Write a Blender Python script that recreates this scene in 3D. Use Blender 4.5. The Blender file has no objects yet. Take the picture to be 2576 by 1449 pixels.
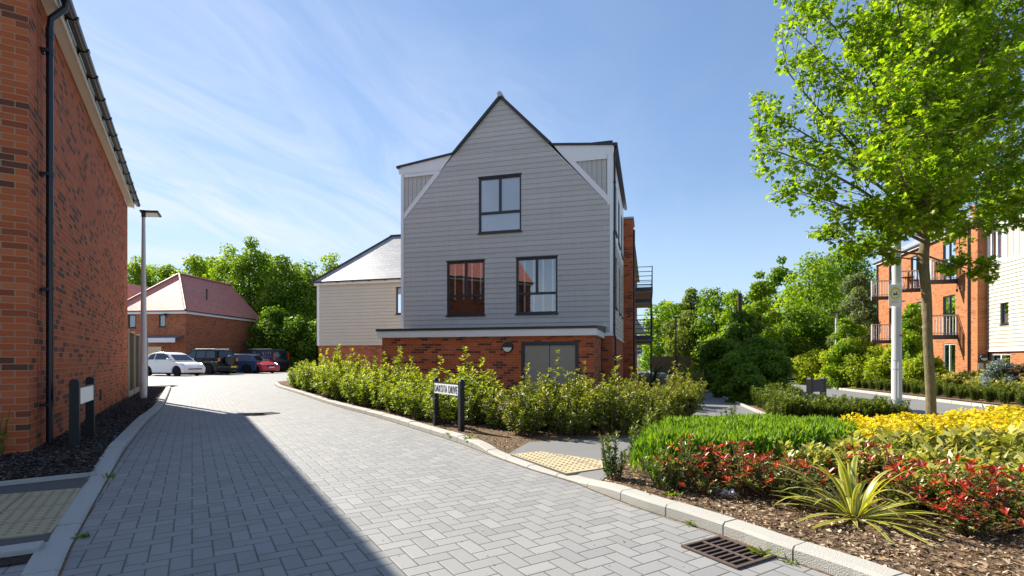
import bpy, bmesh, math, random
import numpy as np
from mathutils import Vector, Matrix
R = math.radians
rng = np.random.default_rng(11)
random.seed(5)
scn = bpy.context.scene
COL = scn.collection

# ------------------------------------------------------------------ picture <-> place
F, CX, HY, EYE = 1287.5, 1287.5, 904.0, 1.1
def G(x, y, z=0.0):
    Y = (EYE - z) * F / (y - HY)
    return Vector(((x - CX) / F * Y, Y, z))
def P(x, y, Y):
    return Vector(((x - CX) / F * Y, Y, EYE + (HY - y) / F * Y))
class Frame:
    """a building's own axes: x along the front, y going back"""
    def __init__(self, ox, oy, deg):
        self.o = Vector((ox, oy)); a = R(deg); self.a = a
        self.x = Vector((math.cos(a), math.sin(a))); self.y = Vector((-math.sin(a), math.cos(a)))
    def _ray(self, px):
        d = Vector(((px - CX) / F, 1.0))
        return -self.o.dot(self.x), -self.o.dot(self.y), d.dot(self.x), d.dot(self.y)
    def front(self, px, py, t):
        cx, cy, dx, dy = self._ray(px); k = (t - cy) / dy
        return (cx + k * dx, EYE + k * (HY - py) / F)
    def side(self, px, py, s):
        cx, cy, dx, dy = self._ray(px); k = (s - cx) / dx
        return (cy + k * dy, EYE + k * (HY - py) / F)
    def w(self, s, t, z=0.0):
        p = self.o + self.x * s + self.y * t
        return Vector((p.x, p.y, z))

# ------------------------------------------------------------------ object helpers
def tag(o, label=None, cat=None, group=None, kind=None):
    if label: o['label'] = label
    if cat: o['category'] = cat
    if group: o['group'] = group
    if kind: o['kind'] = kind
    return o
def thing(name, label, cat, loc=(0, 0, 0), rz=0.0, group=None):
    o = bpy.data.objects.new(name, None); COL.objects.link(o)
    o.empty_display_size = 0.2
    o.location = loc; o.rotation_euler = (0, 0, rz)
    return tag(o, label, cat, group)
def link(name, me, mat, parent=None):
    o = bpy.data.objects.new(name, me); COL.objects.link(o)
    if mat is not None and not me.materials: me.materials.append(mat)
    if parent is not None: o.parent = parent
    return o
CH = {}
def kids(o):
    return [c for c in bpy.data.objects if c.parent is o]
def dup(root, loc, rz=0.0, sc=None, label=None, group=None):
    r = root.copy(); COL.objects.link(r); r.location = loc; r.rotation_euler = (0, 0, rz)
    if sc is not None: r.scale = (sc, sc, sc) if isinstance(sc, (int, float)) else sc
    if label: r['label'] = label
    if group: r['group'] = group
    key = root.name
    if key not in CH: CH[key] = [(c, kids(c)) for c in kids(root)]
    for c, gs in CH[key]:
        d = c.copy(); COL.objects.link(d); d.parent = r
        for g in gs:
            e = g.copy(); COL.objects.link(e); e.parent = d
    return r

class MB:
    def __init__(self): self.v = []; self.f = []
    def face(self, pts):
        n = len(self.v); self.v += [tuple(p) for p in pts]; self.f.append(tuple(range(n, n + len(pts))))
    def boxb(self, x0, x1, y0, y1, z0, z1):
        n = len(self.v)
        self.v += [(x0,y0,z0),(x1,y0,z0),(x1,y1,z0),(x0,y1,z0),(x0,y0,z1),(x1,y0,z1),(x1,y1,z1),(x0,y1,z1)]
        self.f += [tuple(n+i for i in q) for q in ((3,2,1,0),(4,5,6,7),(0,1,5,4),(1,2,6,5),(2,3,7,6),(3,0,4,7))]
    def box(self, c, s): self.boxb(c[0]-s[0]/2, c[0]+s[0]/2, c[1]-s[1]/2, c[1]+s[1]/2, c[2]-s[2]/2, c[2]+s[2]/2)
    def bar(self, a, b, w, h=None, up=(0, 0, 1)):
        h = h or w; a = Vector(a); b = Vector(b); d = (b - a).normalized(); u = Vector(up)
        if abs(d.dot(u)) > .98: u = Vector((1, 0, 0))
        s = d.cross(u).normalized(); u = s.cross(d)
        q = [s*(i*w/2) + u*(j*h/2) for i, j in ((-1,-1),(1,-1),(1,1),(-1,1))]
        n = len(self.v); self.v += [tuple(a + k) for k in q] + [tuple(b + k) for k in q]
        self.f += [tuple(n+i for i in k) for k in ((3,2,1,0),(4,5,6,7),(0,1,5,4),(1,2,6,5),(2,3,7,6),(3,0,4,7))]
    def extr(self, pts, vec):
        n = len(self.v); k = len(pts); vec = Vector(vec)
        self.v += [tuple(p) for p in pts] + [tuple(Vector(p) + vec) for p in pts]
        self.f.append(tuple(range(n + k - 1, n - 1, -1))); self.f.append(tuple(range(n + k, n + 2 * k)))
        for i in range(k):
            j = (i + 1) % k; self.f.append((n + i, n + j, n + k + j, n + k + i))
    def tube(self, pts, rad, n=8, cap=True):
        pts = [Vector(p) for p in pts]; b = len(self.v)
        if isinstance(rad, (int, float)): rad = [rad] * len(pts)
        s = None
        for i, p in enumerate(pts):
            d = (pts[min(i+1, len(pts)-1)] - pts[max(i-1, 0)]).normalized()
            if s is None:
                s = d.cross(Vector((0, 0, 1)) if abs(d.z) < .9 else Vector((1, 0, 0))).normalized()
            s = (s - d * s.dot(d)).normalized(); t = d.cross(s)
            for k in range(n):
                a = 2 * math.pi * k / n
                self.v.append(tuple(p + (s * math.cos(a) + t * math.sin(a)) * rad[i]))
        for i in range(len(pts) - 1):
            for k in range(n):
                k2 = (k + 1) % n
                self.f.append((b+i*n+k, b+i*n+k2, b+(i+1)*n+k2, b+(i+1)*n+k))
        if cap:
            self.f.append(tuple(b + n - 1 - k for k in range(n))); e = b + (len(pts)-1)*n
            self.f.append(tuple(e + k for k in range(n)))
    def lathe(self, prof, c=(0, 0, 0), n=20, axis='z'):
        b = len(self.v); c = Vector(c)
        for r, h in prof:
            for k in range(n):
                a = 2*math.pi*k/n; x, y = r*math.cos(a), r*math.sin(a)
                q = (x, y, h) if axis == 'z' else ((x, h, y) if axis == 'y' else (h, x, y))
                self.v.append(tuple(c + Vector(q)))
        for i in range(len(prof) - 1):
            for k in range(n):
                k2 = (k+1) % n; self.f.append((b+i*n+k, b+i*n+k2, b+(i+1)*n+k2, b+(i+1)*n+k))
        self.f.append(tuple(b+n-1-k for k in range(n))); e = b+(len(prof)-1)*n
        self.f.append(tuple(e+k for k in range(n)))
    def build(self, name, mat, parent=None, smooth=False, bevel=0.0, seg=2):
        me = bpy.data.meshes.new(name); me.from_pydata(self.v, [], self.f); me.update()
        if mat is not None:
            me.materials.append(mat)
            if mat.get('uv'): autouv(me)
        if smooth:
            me.polygons.foreach_set('use_smooth', [True] * len(me.polygons))
            me.set_sharp_from_angle(angle=R(38))
        o = link(name, me, None, parent)
        if bevel:
            m = o.modifiers.new('bevel', 'BEVEL'); m.width = bevel; m.segments = seg; m.limit_method = 'ANGLE'; m.angle_limit = R(35)
        return o
def autouv(me):
    uv = me.uv_layers.new(name='UVMap'); Z = Vector((0, 0, 1))
    for p in me.polygons:
        n = p.normal
        if abs(n.z) > .97: t = Vector((1, 0, 0)); b = Vector((0, 1, 0))
        else:
            t = Z.cross(n).normalized(); b = n.cross(t)
            if b.z < 0: b = -b
            if (t.x + 1e-3 * t.y) < -1e-6: t = -t
        for li in p.loop_indices:
            v = me.vertices[me.loops[li].vertex_index].co
            uv.data[li].uv = (v.dot(t), v.dot(b))

# ------------------------------------------------------------------ node helpers
class NT:
    def __init__(self, name, world=None):
        if world: self.nt = world.node_tree; self.m = world
        else:
            self.m = bpy.data.materials.new(name); self.m.use_nodes = True; self.nt = self.m.node_tree
        self.nt.nodes.clear()
    def n(self, typ, ins=None, **kw):
        nd = self.nt.nodes.new(typ)
        for k, v in kw.items(): setattr(nd, k, v)
        for k, v in (ins or {}).items():
            s = nd.inputs[k]
            if isinstance(v, bpy.types.NodeSocket): self.nt.links.new(v, s)
            else:
                if s.type == 'RGBA' and len(v) == 3: v = (*v, 1)
                s.default_value = v
        return nd
    def math(self, op, a, b=0.0, c=0.0):
        return self.n('ShaderNodeMath', {0: a, 1: b, 2: c}, operation=op).outputs[0]
    def mix(self, f, a, b, bt='MIX'):
        return self.n('ShaderNodeMix', {'Factor': f, 6: a, 7: b}, data_type='RGBA', blend_type=bt).outputs[2]
    def ramp(self, f, stops, interp='LINEAR'):
        nd = self.n('ShaderNodeValToRGB', {'Fac': f}); cr = nd.color_ramp; cr.interpolation = interp
        while len(cr.elements) > 1: cr.elements.remove(cr.elements[-1])
        cr.elements[0].position = stops[0][0]; cr.elements[0].color = (*stops[0][1], 1)
        for p, c in stops[1:]:
            e = cr.elements.new(p); e.color = (*c, 1)
        return nd.outputs['Color']
    def noise(self, vec, scale, detail=4, rough=.55, dist=0.0):
        ins = {'Scale': scale, 'Detail': detail, 'Roughness': rough, 'Distortion': dist}
        if vec is not None: ins['Vector'] = vec
        return self.n('ShaderNodeTexNoise', ins).outputs['Fac']
    def attr(self, name): return self.n('ShaderNodeAttribute', attribute_name=name)
    def obj(self): return self.n('ShaderNodeTexCoord').outputs['Object']
    def uv(self): return self.n('ShaderNodeTexCoord').outputs['UV']
    def pos(self): return self.n('ShaderNodeNewGeometry').outputs['Position']
    def bump(self, h, strength=.5, dist=.01):
        return self.n('ShaderNodeBump', {'Height': h, 'Strength': strength, 'Distance': dist}).outputs[0]
    def out(self, s):
        self.nt.links.new(s, self.n('ShaderNodeOutputMaterial').inputs['Surface']); return self.m
    def pbr(self, col, rough=.6, spec=.5, metal=0.0, normal=None, **ex):
        ins = {'Base Color': col, 'Roughness': rough, 'Metallic': metal, 'Specular IOR Level': spec}
        if normal is not None: ins['Normal'] = normal
        ins.update(ex)
        return self.n('ShaderNodeBsdfPrincipled', ins).outputs[0]

def c3(c): return (*c, 1)
def paint(name, col, rough=.5, spec=.5, metal=0.0, var=.12, scale=6.0, bumpy=0.0, **ex):
    t = NT(name); ob = t.obj(); n = t.noise(ob, scale, 5)
    f = t.math('MULTIPLY_ADD', n, 2*var, 1 - var)
    c = t.mix(1.0, c3(col), t.n('ShaderNodeCombineColor', {0: f, 1: f, 2: f}).outputs[0], 'MULTIPLY')
    nm = t.bump(t.noise(ob, scale*14, 3), bumpy, .004) if bumpy else None
    return t.out(t.pbr(c, rough, spec, metal, nm, **ex))

def brick_mat(name, cols, dark, mortar, darkpos=.84, w=.225, h=.075, ms=.010, msm=.15):
    t = NT(name); uv = t.uv()
    b = t.n('ShaderNodeTexBrick', {'Vector': uv, 'Color1': (0,0,0,1), 'Color2': (1,1,1,1), 'Mortar': (0,0,0,1), 'Scale': 1.0,
            'Mortar Size': ms/2, 'Mortar Smooth': msm, 'Bias': 0.0, 'Brick Width': w, 'Row Height': h})
    rnd = t.n('ShaderNodeSeparateColor', {0: b.outputs['Color']}).outputs[0]
    col = t.ramp(rnd, [(0, cols[0]), (.32, cols[1]), (.62, cols[2]), (darkpos-.10, cols[1]), (darkpos-.02, tuple(x*.5+y*.5 for x,y in zip(cols[1],dark))), (darkpos+.02, dark), (1, dark)], 'LINEAR')
    stain = t.noise(t.obj(), .7, 5); fine = t.noise(t.obj(), 55, 4)
    col = t.mix(t.math('MULTIPLY', fine, .35), col, c3(tuple(x*.55 for x in cols[1])))
    col = t.mix(b.outputs['Fac'], col, c3(mortar))
    col = t.mix(t.math('MULTIPLY_ADD', stain, .5, -.08), col, c3(tuple(x*.72 for x in cols[0])))
    hgt = t.math('ADD', t.math('MULTIPLY', b.outputs['Fac'], -1.0), t.math('MULTIPLY', fine, .25))
    m = t.out(t.pbr(col, .85, .25, 0, t.bump(hgt, .8, .006))); m['uv'] = True
    return m
def tile_mat(name, c1, c2, c3_, w, h, rough, spec=.5, gap=.006, bstr=.9):
    t = NT(name); uv = t.uv()
    b = t.n('ShaderNodeTexBrick', {'Vector': uv, 'Color1': (0,0,0,1), 'Color2': (1,1,1,1), 'Mortar': (0,0,0,1), 'Scale': 1.0,
            'Mortar Size': gap/2, 'Mortar Smooth': .1, 'Bias': 0.0, 'Brick Width': w, 'Row Height': h})
    rnd = t.n('ShaderNodeSeparateColor', {0: b.outputs['Color']}).outputs[0]
    col = t.ramp(rnd, [(0, c1), (.5, c2), (1, c3_)])
    col = t.mix(b.outputs['Fac'], col, c3(tuple(x*.3 for x in c1)))
    col = t.mix(t.math('MULTIPLY', t.noise(t.obj(), .9, 5), .5), col, c3(tuple(x*.7 for x in c2)))
    v = t.n('ShaderNodeSeparateXYZ', {0: uv}).outputs[1]
    saw = t.math('FRACT', t.math('DIVIDE', v, h))
    hgt = t.math('ADD', t.math('MULTIPLY', saw, -1.0), t.math('MULTIPLY', rnd, .5))
    hgt = t.math('SUBTRACT', hgt, t.math('MULTIPLY', b.outputs['Fac'], .8))
    m = t.out(t.pbr(col, rough, spec, 0, t.bump(hgt, bstr, .010))); m['uv'] = True
    return m
def leaf_mat(name, stops, tipcol=None, trans=.35, rough=.42, spec=.4, tipamt=1.0):
    """leaf colours by each leaf's own random value; attribute tip mixes in young growth and paints hedge tops as if sunlit"""
    t = NT(name)
    col = t.ramp(t.attr('rnd').outputs['Fac'], stops)
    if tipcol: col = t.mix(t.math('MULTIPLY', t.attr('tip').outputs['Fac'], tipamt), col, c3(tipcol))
    a = t.pbr(col, rough, spec)
    tc = t.mix(1.0, col, (1.5, 1.45, .55, 1), 'MULTIPLY')
    tr = t.n('ShaderNodeBsdfTranslucent', {'Color': tc}).outputs[0]
    return t.out(t.n('ShaderNodeMixShader', {0: trans, 1: a, 2: tr}).outputs[0])

M = {}
M['brick'] = brick_mat('red_brick', [(.54,.125,.046), (.46,.098,.037), (.59,.165,.062)], (.065,.034,.030), (.40,.30,.18), .80)
M['brick_orange'] = brick_mat('orange_brick', [(.46,.160,.058), (.40,.128,.046), (.51,.185,.070)], (.20,.075,.035), (.46,.34,.20), .9)
M['brick_brown'] = brick_mat('brown_brick', [(.50,.165,.070), (.42,.125,.052), (.54,.19,.088)], (.20,.08,.045), (.36,.25,.17), .8)
def clad_mat(name, col):
    t = NT(name); uv = t.uv(); mp = t.n('ShaderNodeMapping', {'Vector': uv, 'Location': (.31, .094, 0)}).outputs[0]
    b = t.n('ShaderNodeTexBrick', {'Vector': mp, 'Color1': (0,0,0,1), 'Color2': (1,1,1,1), 'Mortar': (0,0,0,1), 'Scale': 1.0, 'Mortar Size': .0022, 'Mortar Smooth': .1, 'Bias': 0.0, 'Brick Width': 3.6, 'Row Height': .172}, offset=.37)
    rnd = t.n('ShaderNodeSeparateColor', {0: b.outputs['Color']}).outputs[0]
    st = t.noise(t.n('ShaderNodeMapping', {'Vector': t.obj(), 'Scale': (5.0, 5.0, .35)}).outputs[0], 1.6, 5, .6)
    f = t.math('ADD', t.math('MULTIPLY_ADD', rnd, .10, .90), t.math('MULTIPLY_ADD', st, .16, -.08))
    c = t.mix(1.0, c3(col), t.n('ShaderNodeCombineColor', {0: f, 1: f, 2: f}).outputs[0], 'MULTIPLY')
    c = t.mix(t.math('MULTIPLY', b.outputs['Fac'], .6), c, c3(tuple(x*.35 for x in col)))
    m = t.out(t.pbr(c, .55, .35)); m['uv'] = True
    return m
M['clad'] = clad_mat('grey_cladding', (.52,.50,.47))
M['clad_beige'] = paint('beige_cladding', (.57,.53,.45), .55, .35, var=.06, scale=1.2)
M['clad_cream'] = paint('cream_cladding', (.46,.43,.355), .55, .35, var=.06, scale=1.2)
M['white'] = paint('white_trim_paint', (.78,.78,.78), .4, .4, var=.06, scale=2.5)
M['cream'] = paint('cream_soffit_paint', (.86,.82,.70), .5, .4, var=.06, scale=2)
M['anth'] = paint('anthracite_frame', (.018,.021,.027), .4, .5, var=.15, scale=9)
M['black'] = paint('black_plastic', (.012,.012,.014), .32, .5, var=.2, scale=8)
M['navy'] = paint('blue_black_plastic', (.010,.012,.022), .28, .5, var=.2, scale=8)
M['lead'] = paint('dark_roof_edge', (.035,.036,.040), .5, .4, var=.2)
M['door'] = paint('grey_door_paint', (.26,.245,.20), .45, .4, var=.05, scale=1.5)
M['slate'] = tile_mat('grey_slate', (.26,.26,.265), (.33,.325,.325), (.38,.37,.365), .5, .25, .38, .9)
M['red_tile'] = tile_mat('red_clay_tile', (.54,.18,.13), (.64,.235,.175), (.70,.28,.21), .17, .11, .60, .28, bstr=.6)
M['red_ridge'] = paint('red_ridge_tile', (.36,.115,.085), .5, .5, var=.15, scale=5)
M['interior'] = paint('dark_interior', (.05,.045,.04), .8, .2)
M['blind'] = paint('white_blind_fabric', (.82,.83,.82), .8, .2, var=.03)
M['galv'] = paint('galvanised_steel', (.42,.43,.44), .42, .5, metal=.35, var=.12, scale=10)
M['lamp_grey'] = paint('pale_grey_column_paint', (.52,.52,.53), .38, .5, var=.06, scale=4)
M['lamp_brown'] = paint('grey_column_paint', (.62,.60,.61), .28, .6, var=.06, scale=4)
M['lens'] = paint('frosted_lens', (.70,.72,.68), .25, .5, var=.03)
M['rubber'] = paint('tyre_rubber', (.014,.014,.015), .8, .2)
M['alloy'] = paint('alloy_wheel', (.55,.55,.56), .3, .5, metal=.6)
M['post'] = paint('charcoal_recycled_post', (.014,.014,.016), .5, .35, var=.25, scale=20, bumpy=.3)
M['sign_white'] = paint('white_sign_face', (.80,.81,.80), .35, .5, var=.03)
M['letter'] = paint('black_sign_lettering', (.012,.012,.012), .5, .3)
M['yellow'] = paint('yellow_sign_ink', (.75,.62,.02), .4, .4)
M['blue_sign'] = paint('blue_road_sign', (.02,.13,.50), .35, .5)
M['bark'] = paint('tree_bark', (.165,.125,.070), .85, .2, var=.45, scale=14, bumpy=1.0)
M['bark_dark'] = paint('dark_tree_bark', (.075,.055,.040), .9, .2, var=.4, scale=6)
M['twig'] = paint('shrub_stem_bark', (.14,.085,.055), .85, .2, var=.3, scale=30)
M['fence'] = paint('weathered_fence_timber', (.105,.078,.050), .8, .2, var=.4, scale=5, bumpy=.4)
M['fence_post'] = paint('concrete_post', (.40,.35,.26), .85, .2, var=.2, scale=8)
M['iron'] = paint('rusty_cast_iron', (.085,.058,.046), .75, .35, var=.35, scale=25, bumpy=.5)
M['pit'] = paint('dark_gully_pit', (.012,.010,.009), .9, .1)
M['balcony'] = paint('dark_balcony_steel', (.045,.047,.052), .45, .5)
M['rail_grey'] = paint('pale_balcony_rail', (.50,.50,.50), .4, .5)
M['render_panel'] = paint('pale_soffit_board', (.55,.52,.45), .6, .3)
M['teak'] = paint('balcony_chair_timber', (.17,.075,.035), .6, .3)

def glass_mat(name, refl, tint):
    t = NT(name)
    fr = t.n('ShaderNodeFresnel', {'IOR': 1.5}).outputs[0]
    f = t.math('MINIMUM', t.math('MULTIPLY_ADD', fr, 2.2, refl), 1.0)
    wob = t.bump(t.noise(t.obj(), 1.1, 2), .06, .02)
    g = t.n('ShaderNodeBsdfGlossy', {'Color': (.95,.97,1,1), 'Roughness': .015, 'Normal': wob}).outputs[0]
    tr = t.n('ShaderNodeBsdfTransparent', {'Color': c3(tint)}).outputs[0]
    return t.out(t.n('ShaderNodeMixShader', {0: f, 1: tr, 2: g}).outputs[0])
M['glass'] = glass_mat('window_glass', .16, (.92,.95,.97))
M['glass_clear'] = glass_mat('balcony_glass', .10, (.80,.86,.90))
M['car_glass'] = paint('car_glass', (.015,.022,.028), .06, .8, var=.05)
def car_paint(name, col, metal=0.0):
    t = NT(name); dk = max(col) < .06
    return t.out(t.pbr(t.mix(t.math('MULTIPLY', t.noise(t.obj(), 3, 3), .12), c3(col), c3(tuple(x*.6 for x in col))), (.12 if dk else .3), (.12 if dk else .5), metal, None,
                       **{'Coat Weight': .12 if dk else .4, 'Coat Roughness': .05}))

# ------------------------------------------------------------------ sheets of ground
def paver_mat():
    """two-to-one herringbone blocks, laid along the left house"""
    t = NT('grey_block_paving'); pos = t.pos(); W = .103
    ax = Vector((math.sin(R(-32)), math.cos(R(-32)), 0)); ay = Vector((math.cos(R(-32)), -math.sin(R(-32)), 0))
    u = t.math('DIVIDE', t.n('ShaderNodeVectorMath', {0: pos, 1: tuple(ax)}, operation='DOT_PRODUCT').outputs['Value'], W)
    v = t.math('DIVIDE', t.n('ShaderNodeVectorMath', {0: pos, 1: tuple(ay)}, operation='DOT_PRODUCT').outputs['Value'], W)
    i = t.math('FLOOR', u); j = t.math('FLOOR', v); fx = t.math('FRACT', u); fy = t.math('FRACT', v)
    k = t.math('FLOORED_MODULO', t.math('SUBTRACT', i, j), 4.0)
    eq = lambda q: t.math('COMPARE', k, float(q), .1)
    k0, k1, k2, k3 = eq(0), eq(1), eq(2), eq(3)
    d = t.math('MINIMUM', t.math('MINIMUM', t.math('ADD', fx, t.math('MULTIPLY', k1, 9.0)), t.math('ADD', t.math('SUBTRACT', 1.0, fx), t.math('MULTIPLY', k0, 9.0))),
               t.math('MINIMUM', t.math('ADD', fy, t.math('MULTIPLY', k2, 9.0)), t.math('ADD', t.math('SUBTRACT', 1.0, fy), t.math('MULTIPLY', k3, 9.0))))
    idv = t.n('ShaderNodeCombineXYZ', {0: t.math('SUBTRACT', i, k1), 1: t.math('SUBTRACT', j, k2), 2: 0.0}).outputs[0]
    rnd = t.n('ShaderNodeTexWhiteNoise', {'Vector': idv}, noise_dimensions='3D').outputs['Value']
    col = t.ramp(rnd, [(0, (.195,.194,.192)), (.35, (.228,.225,.220)), (.7, (.240,.236,.229)), (1, (.27,.264,.254))])
    big = t.noise(pos, .35, 6, .6); fine = t.noise(pos, 60, 4); mid = t.noise(pos, 3.0, 5)
    col = t.mix(t.math('MULTIPLY_ADD', big, .7, -.2), col, (.25,.245,.235,1))
    col = t.mix(t.math('MULTIPLY', fine, .25), col, (.20,.20,.20,1))
    spot = t.n('ShaderNodeMapRange', {0: mid, 1: .60, 2: .72, 3: 0.0, 4: .35}).outputs[0]
    col = t.mix(spot, col, (.19,.185,.175,1))
    oil = t.n('ShaderNodeMapRange', {0: t.noise(pos, .9, 3, .5, .4), 1: .66, 2: .74, 3: 0.0, 4: .28}).outputs[0]
    col = t.mix(oil, col, (.12,.115,.11,1))
    jw = t.math('MULTIPLY_ADD', mid, .03, .003)
    joint = t.n('ShaderNodeMapRange', {0: d, 1: jw, 2: t.math('ADD', jw, .035), 3: .75, 4: 0.0}).outputs[0]
    jcol = t.mix(t.math('GREATER_THAN', big, .56), (.040,.037,.032,1), (.10,.09,.07,1))
    col = t.mix(joint, col, jcol)
    tilt = t.math('MULTIPLY', rnd, .5)
    edge = t.n('ShaderNodeMapRange', {0: d, 1: 0.0, 2: .09, 3: 0.0, 4: 1.0}).outputs[0]
    hgt = t.math('ADD', edge, t.math('ADD', t.math('MULTIPLY', fine, .15), tilt))
    return t.out(t.pbr(col, t.math('MULTIPLY_ADD', mid, .25, .55), .28, 0, t.bump(hgt, .6, .006)))
def asphalt_mat(name, c1, c2, rough=.8):
    t = NT(name); pos = t.pos()
    col = t.mix(t.noise(pos, .6, 6, .6), c3(c1), c3(c2))
    f = t.noise(pos, 90, 3)
    col = t.mix(t.math('MULTIPLY', f, .5), col, c3(tuple(x*.6 for x in c1)))
    return t.out(t.pbr(col, rough, .35, 0, t.bump(f, .5, .004)))
def tactile_mat(name, c1, ax, ay, org):
    """400 mm buff slabs; the domes are real geometry"""
    t = NT(name); pos = t.n('ShaderNodeVectorMath', {0: t.pos(), 1: tuple(org)}, operation='SUBTRACT').outputs[0]
    u = t.math('DIVIDE', t.n('ShaderNodeVectorMath', {0: pos, 1: tuple(ax)}, operation='DOT_PRODUCT').outputs['Value'], .4)
    v = t.math('DIVIDE', t.n('ShaderNodeVectorMath', {0: pos, 1: tuple(ay)}, operation='DOT_PRODUCT').outputs['Value'], .4)
    d = t.math('MINIMUM', t.math('PINGPONG', u, .5), t.math('PINGPONG', v, .5))
    j = t.n('ShaderNodeMapRange', {0: d, 1: .008, 2: .02, 3: 1.0, 4: 0.0}).outputs[0]
    f = t.noise(t.pos(), 50, 4); g = t.noise(t.pos(), 3, 5)
    col = t.mix(t.math('MULTIPLY', f, .35), c3(c1), c3(tuple(x*.65 for x in c1)))
    col = t.mix(t.math('MULTIPLY', g, .35), col, c3(tuple(x*.7 for x in c1)))
    col = t.mix(j, col, (.11,.10,.08,1))
    return t.out(t.pbr(col, .8, .3, 0, t.bump(f, .3, .003)))
def concrete_mat(name, c1, speck=.4):
    t = NT(name); ob = t.pos(); f = t.noise(ob, 120, 4, .7); g = t.noise(ob, 2.2, 6)
    vo = t.n('ShaderNodeTexVoronoi', {'Vector': ob, 'Scale': 150.0}).outputs['Distance']
    col = t.mix(t.math('MULTIPLY', g, .6), c3(c1), c3(tuple(x*.68 for x in c1)))
    col = t.mix(t.math('MULTIPLY', f, speck), col, c3(tuple(x*.45 for x in c1)))
    return t.out(t.pbr(col, .85, .3, 0, t.bump(t.math('ADD', f, vo), .6, .004)))
def soil_mat(name, a, b, c):
    t = NT(name); pos = t.pos()
    n1 = t.noise(pos, 28, 5, .7, 1.5); n2 = t.noise(pos, 2.0, 5)
    vo = t.n('ShaderNodeTexVoronoi', {'Vector': pos, 'Scale': 55.0}).outputs['Color']
    r = t.n('ShaderNodeSeparateColor', {0: vo}).outputs[0]
    col = t.ramp(t.math('MULTIPLY_ADD', r, .5, t.math('MULTIPLY', n1, .5)), [(0, a), (.4, b), (1, c)])
    col = t.mix(t.math('MULTIPLY', n2, .3), col, c3(a))
    return t.out(t.pbr(col, .95, .15, 0, t.bump(t.math('ADD', n1, r), 1.0, .03)))
def grass_mat():
    t = NT('lawn_grass'); pos = t.pos()
    col = t.mix(t.noise(pos, .25, 6), (.045,.10,.018,1), (.085,.15,.03,1))
    return t.out(t.pbr(col, .9, .2, 0, t.bump(t.noise(pos, 30, 3), .8, .03)))
M['paver'] = paver_mat()
M['asphalt'] = asphalt_mat('grey_asphalt', (.155,.152,.150), (.21,.205,.20))
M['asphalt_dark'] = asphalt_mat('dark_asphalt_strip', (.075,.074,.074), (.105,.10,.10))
M['kerb'] = concrete_mat('pale_concrete_kerb', (.46,.44,.39))
M['kerb_left'] = concrete_mat('grey_concrete_kerb', (.47,.465,.435))
M['mulch'] = soil_mat('brown_bark_mulch', (.055,.034,.022), (.18,.115,.068), (.36,.26,.16))
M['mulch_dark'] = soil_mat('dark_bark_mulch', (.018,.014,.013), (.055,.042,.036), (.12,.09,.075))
M['lawn'] = grass_mat()
M['brown_block'] = brick_mat('brown_block_paving', [(.17,.10,.08), (.14,.085,.07), (.20,.12,.095)], (.10,.07,.06), (.06,.05,.04), .9, .2, .1, .008)

def sheet(name, pts, mat, z=None):
    b = MB(); b.face([(p[0], p[1], p[2] if z is None else z) for p in pts])
    o = b.build(name, mat)
    bm = bmesh.new(); bm.from_mesh(o.data); bmesh.ops.triangulate(bm, faces=bm.faces[:]); bm.normal_update()
    for f in bm.faces:
        if f.normal.z < 0: f.normal_flip()
    bm.to_mesh(o.data); bm.free()
    return tag(o, kind='structure')

# ------------------------------------------------------------------ polygon cutting for walls with openings
def clip(poly, ax, lim, keep_less):
    out = []
    for i in range(len(poly)):
        a, b = poly[i], poly[(i+1) % len(poly)]
        da = (lim - a[ax]) if keep_less else (a[ax] - lim); db = (lim - b[ax]) if keep_less else (b[ax] - lim)
        if da >= 0: out.append(a)
        if (da > 0 and db < 0) or (da < 0 and db > 0):
            k = da / (da - db); out.append((a[0] + k*(b[0]-a[0]), a[1] + k*(b[1]-a[1])))
    return out if len(out) >= 3 else []
def area(p): return abs(sum(p[i][0]*p[(i+1)%len(p)][1] - p[(i+1)%len(p)][0]*p[i][1] for i in range(len(p)))) / 2
def pieces(poly, holes, zs=()):
    cuts = sorted(set([round(z, 4) for z in zs] + [round(h[2], 4) for h in holes] + [round(h[3], 4) for h in holes]))
    lo = min(p[1] for p in poly); hi = max(p[1] for p in poly)
    cuts = [lo] + [c for c in cuts if lo + 1e-3 < c < hi - 1e-3] + [hi]
    res = []
    for a, b in zip(cuts, cuts[1:]):
        band = clip(clip(poly, 1, a, False), 1, b, True)
        if not band: continue
        ps = [band]
        for h in holes:
            if h[2] < (a+b)/2 < h[3]:
                nx = []
                for p in ps:
                    for q in (clip(p, 0, h[0], True), clip(p, 0, h[1], False)):
                        if q and area(q) > 1e-5: nx.append(q)
                ps = nx
        res += [(a, b, p) for p in ps if area(p) > 1e-5]
    return res
def wall(b, poly, holes, to3, depth=.2):
    """flat wall with real openings and reveals; to3(s, z, off) -> local point, off grows outwards"""
    for a, c, p in pieces(poly, holes): b.face([to3(s, z, 0) for s, z in p])
    for s0, s1, z0, z1 in holes:
        for q in (((s0,z0),(s1,z0)), ((s1,z0),(s1,z1)), ((s1,z1),(s0,z1)), ((s0,z1),(s0,z0))):
            b.face([to3(*q[0], 0), to3(*q[1], 0), to3(*q[1], -depth), to3(*q[0], -depth)])
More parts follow.
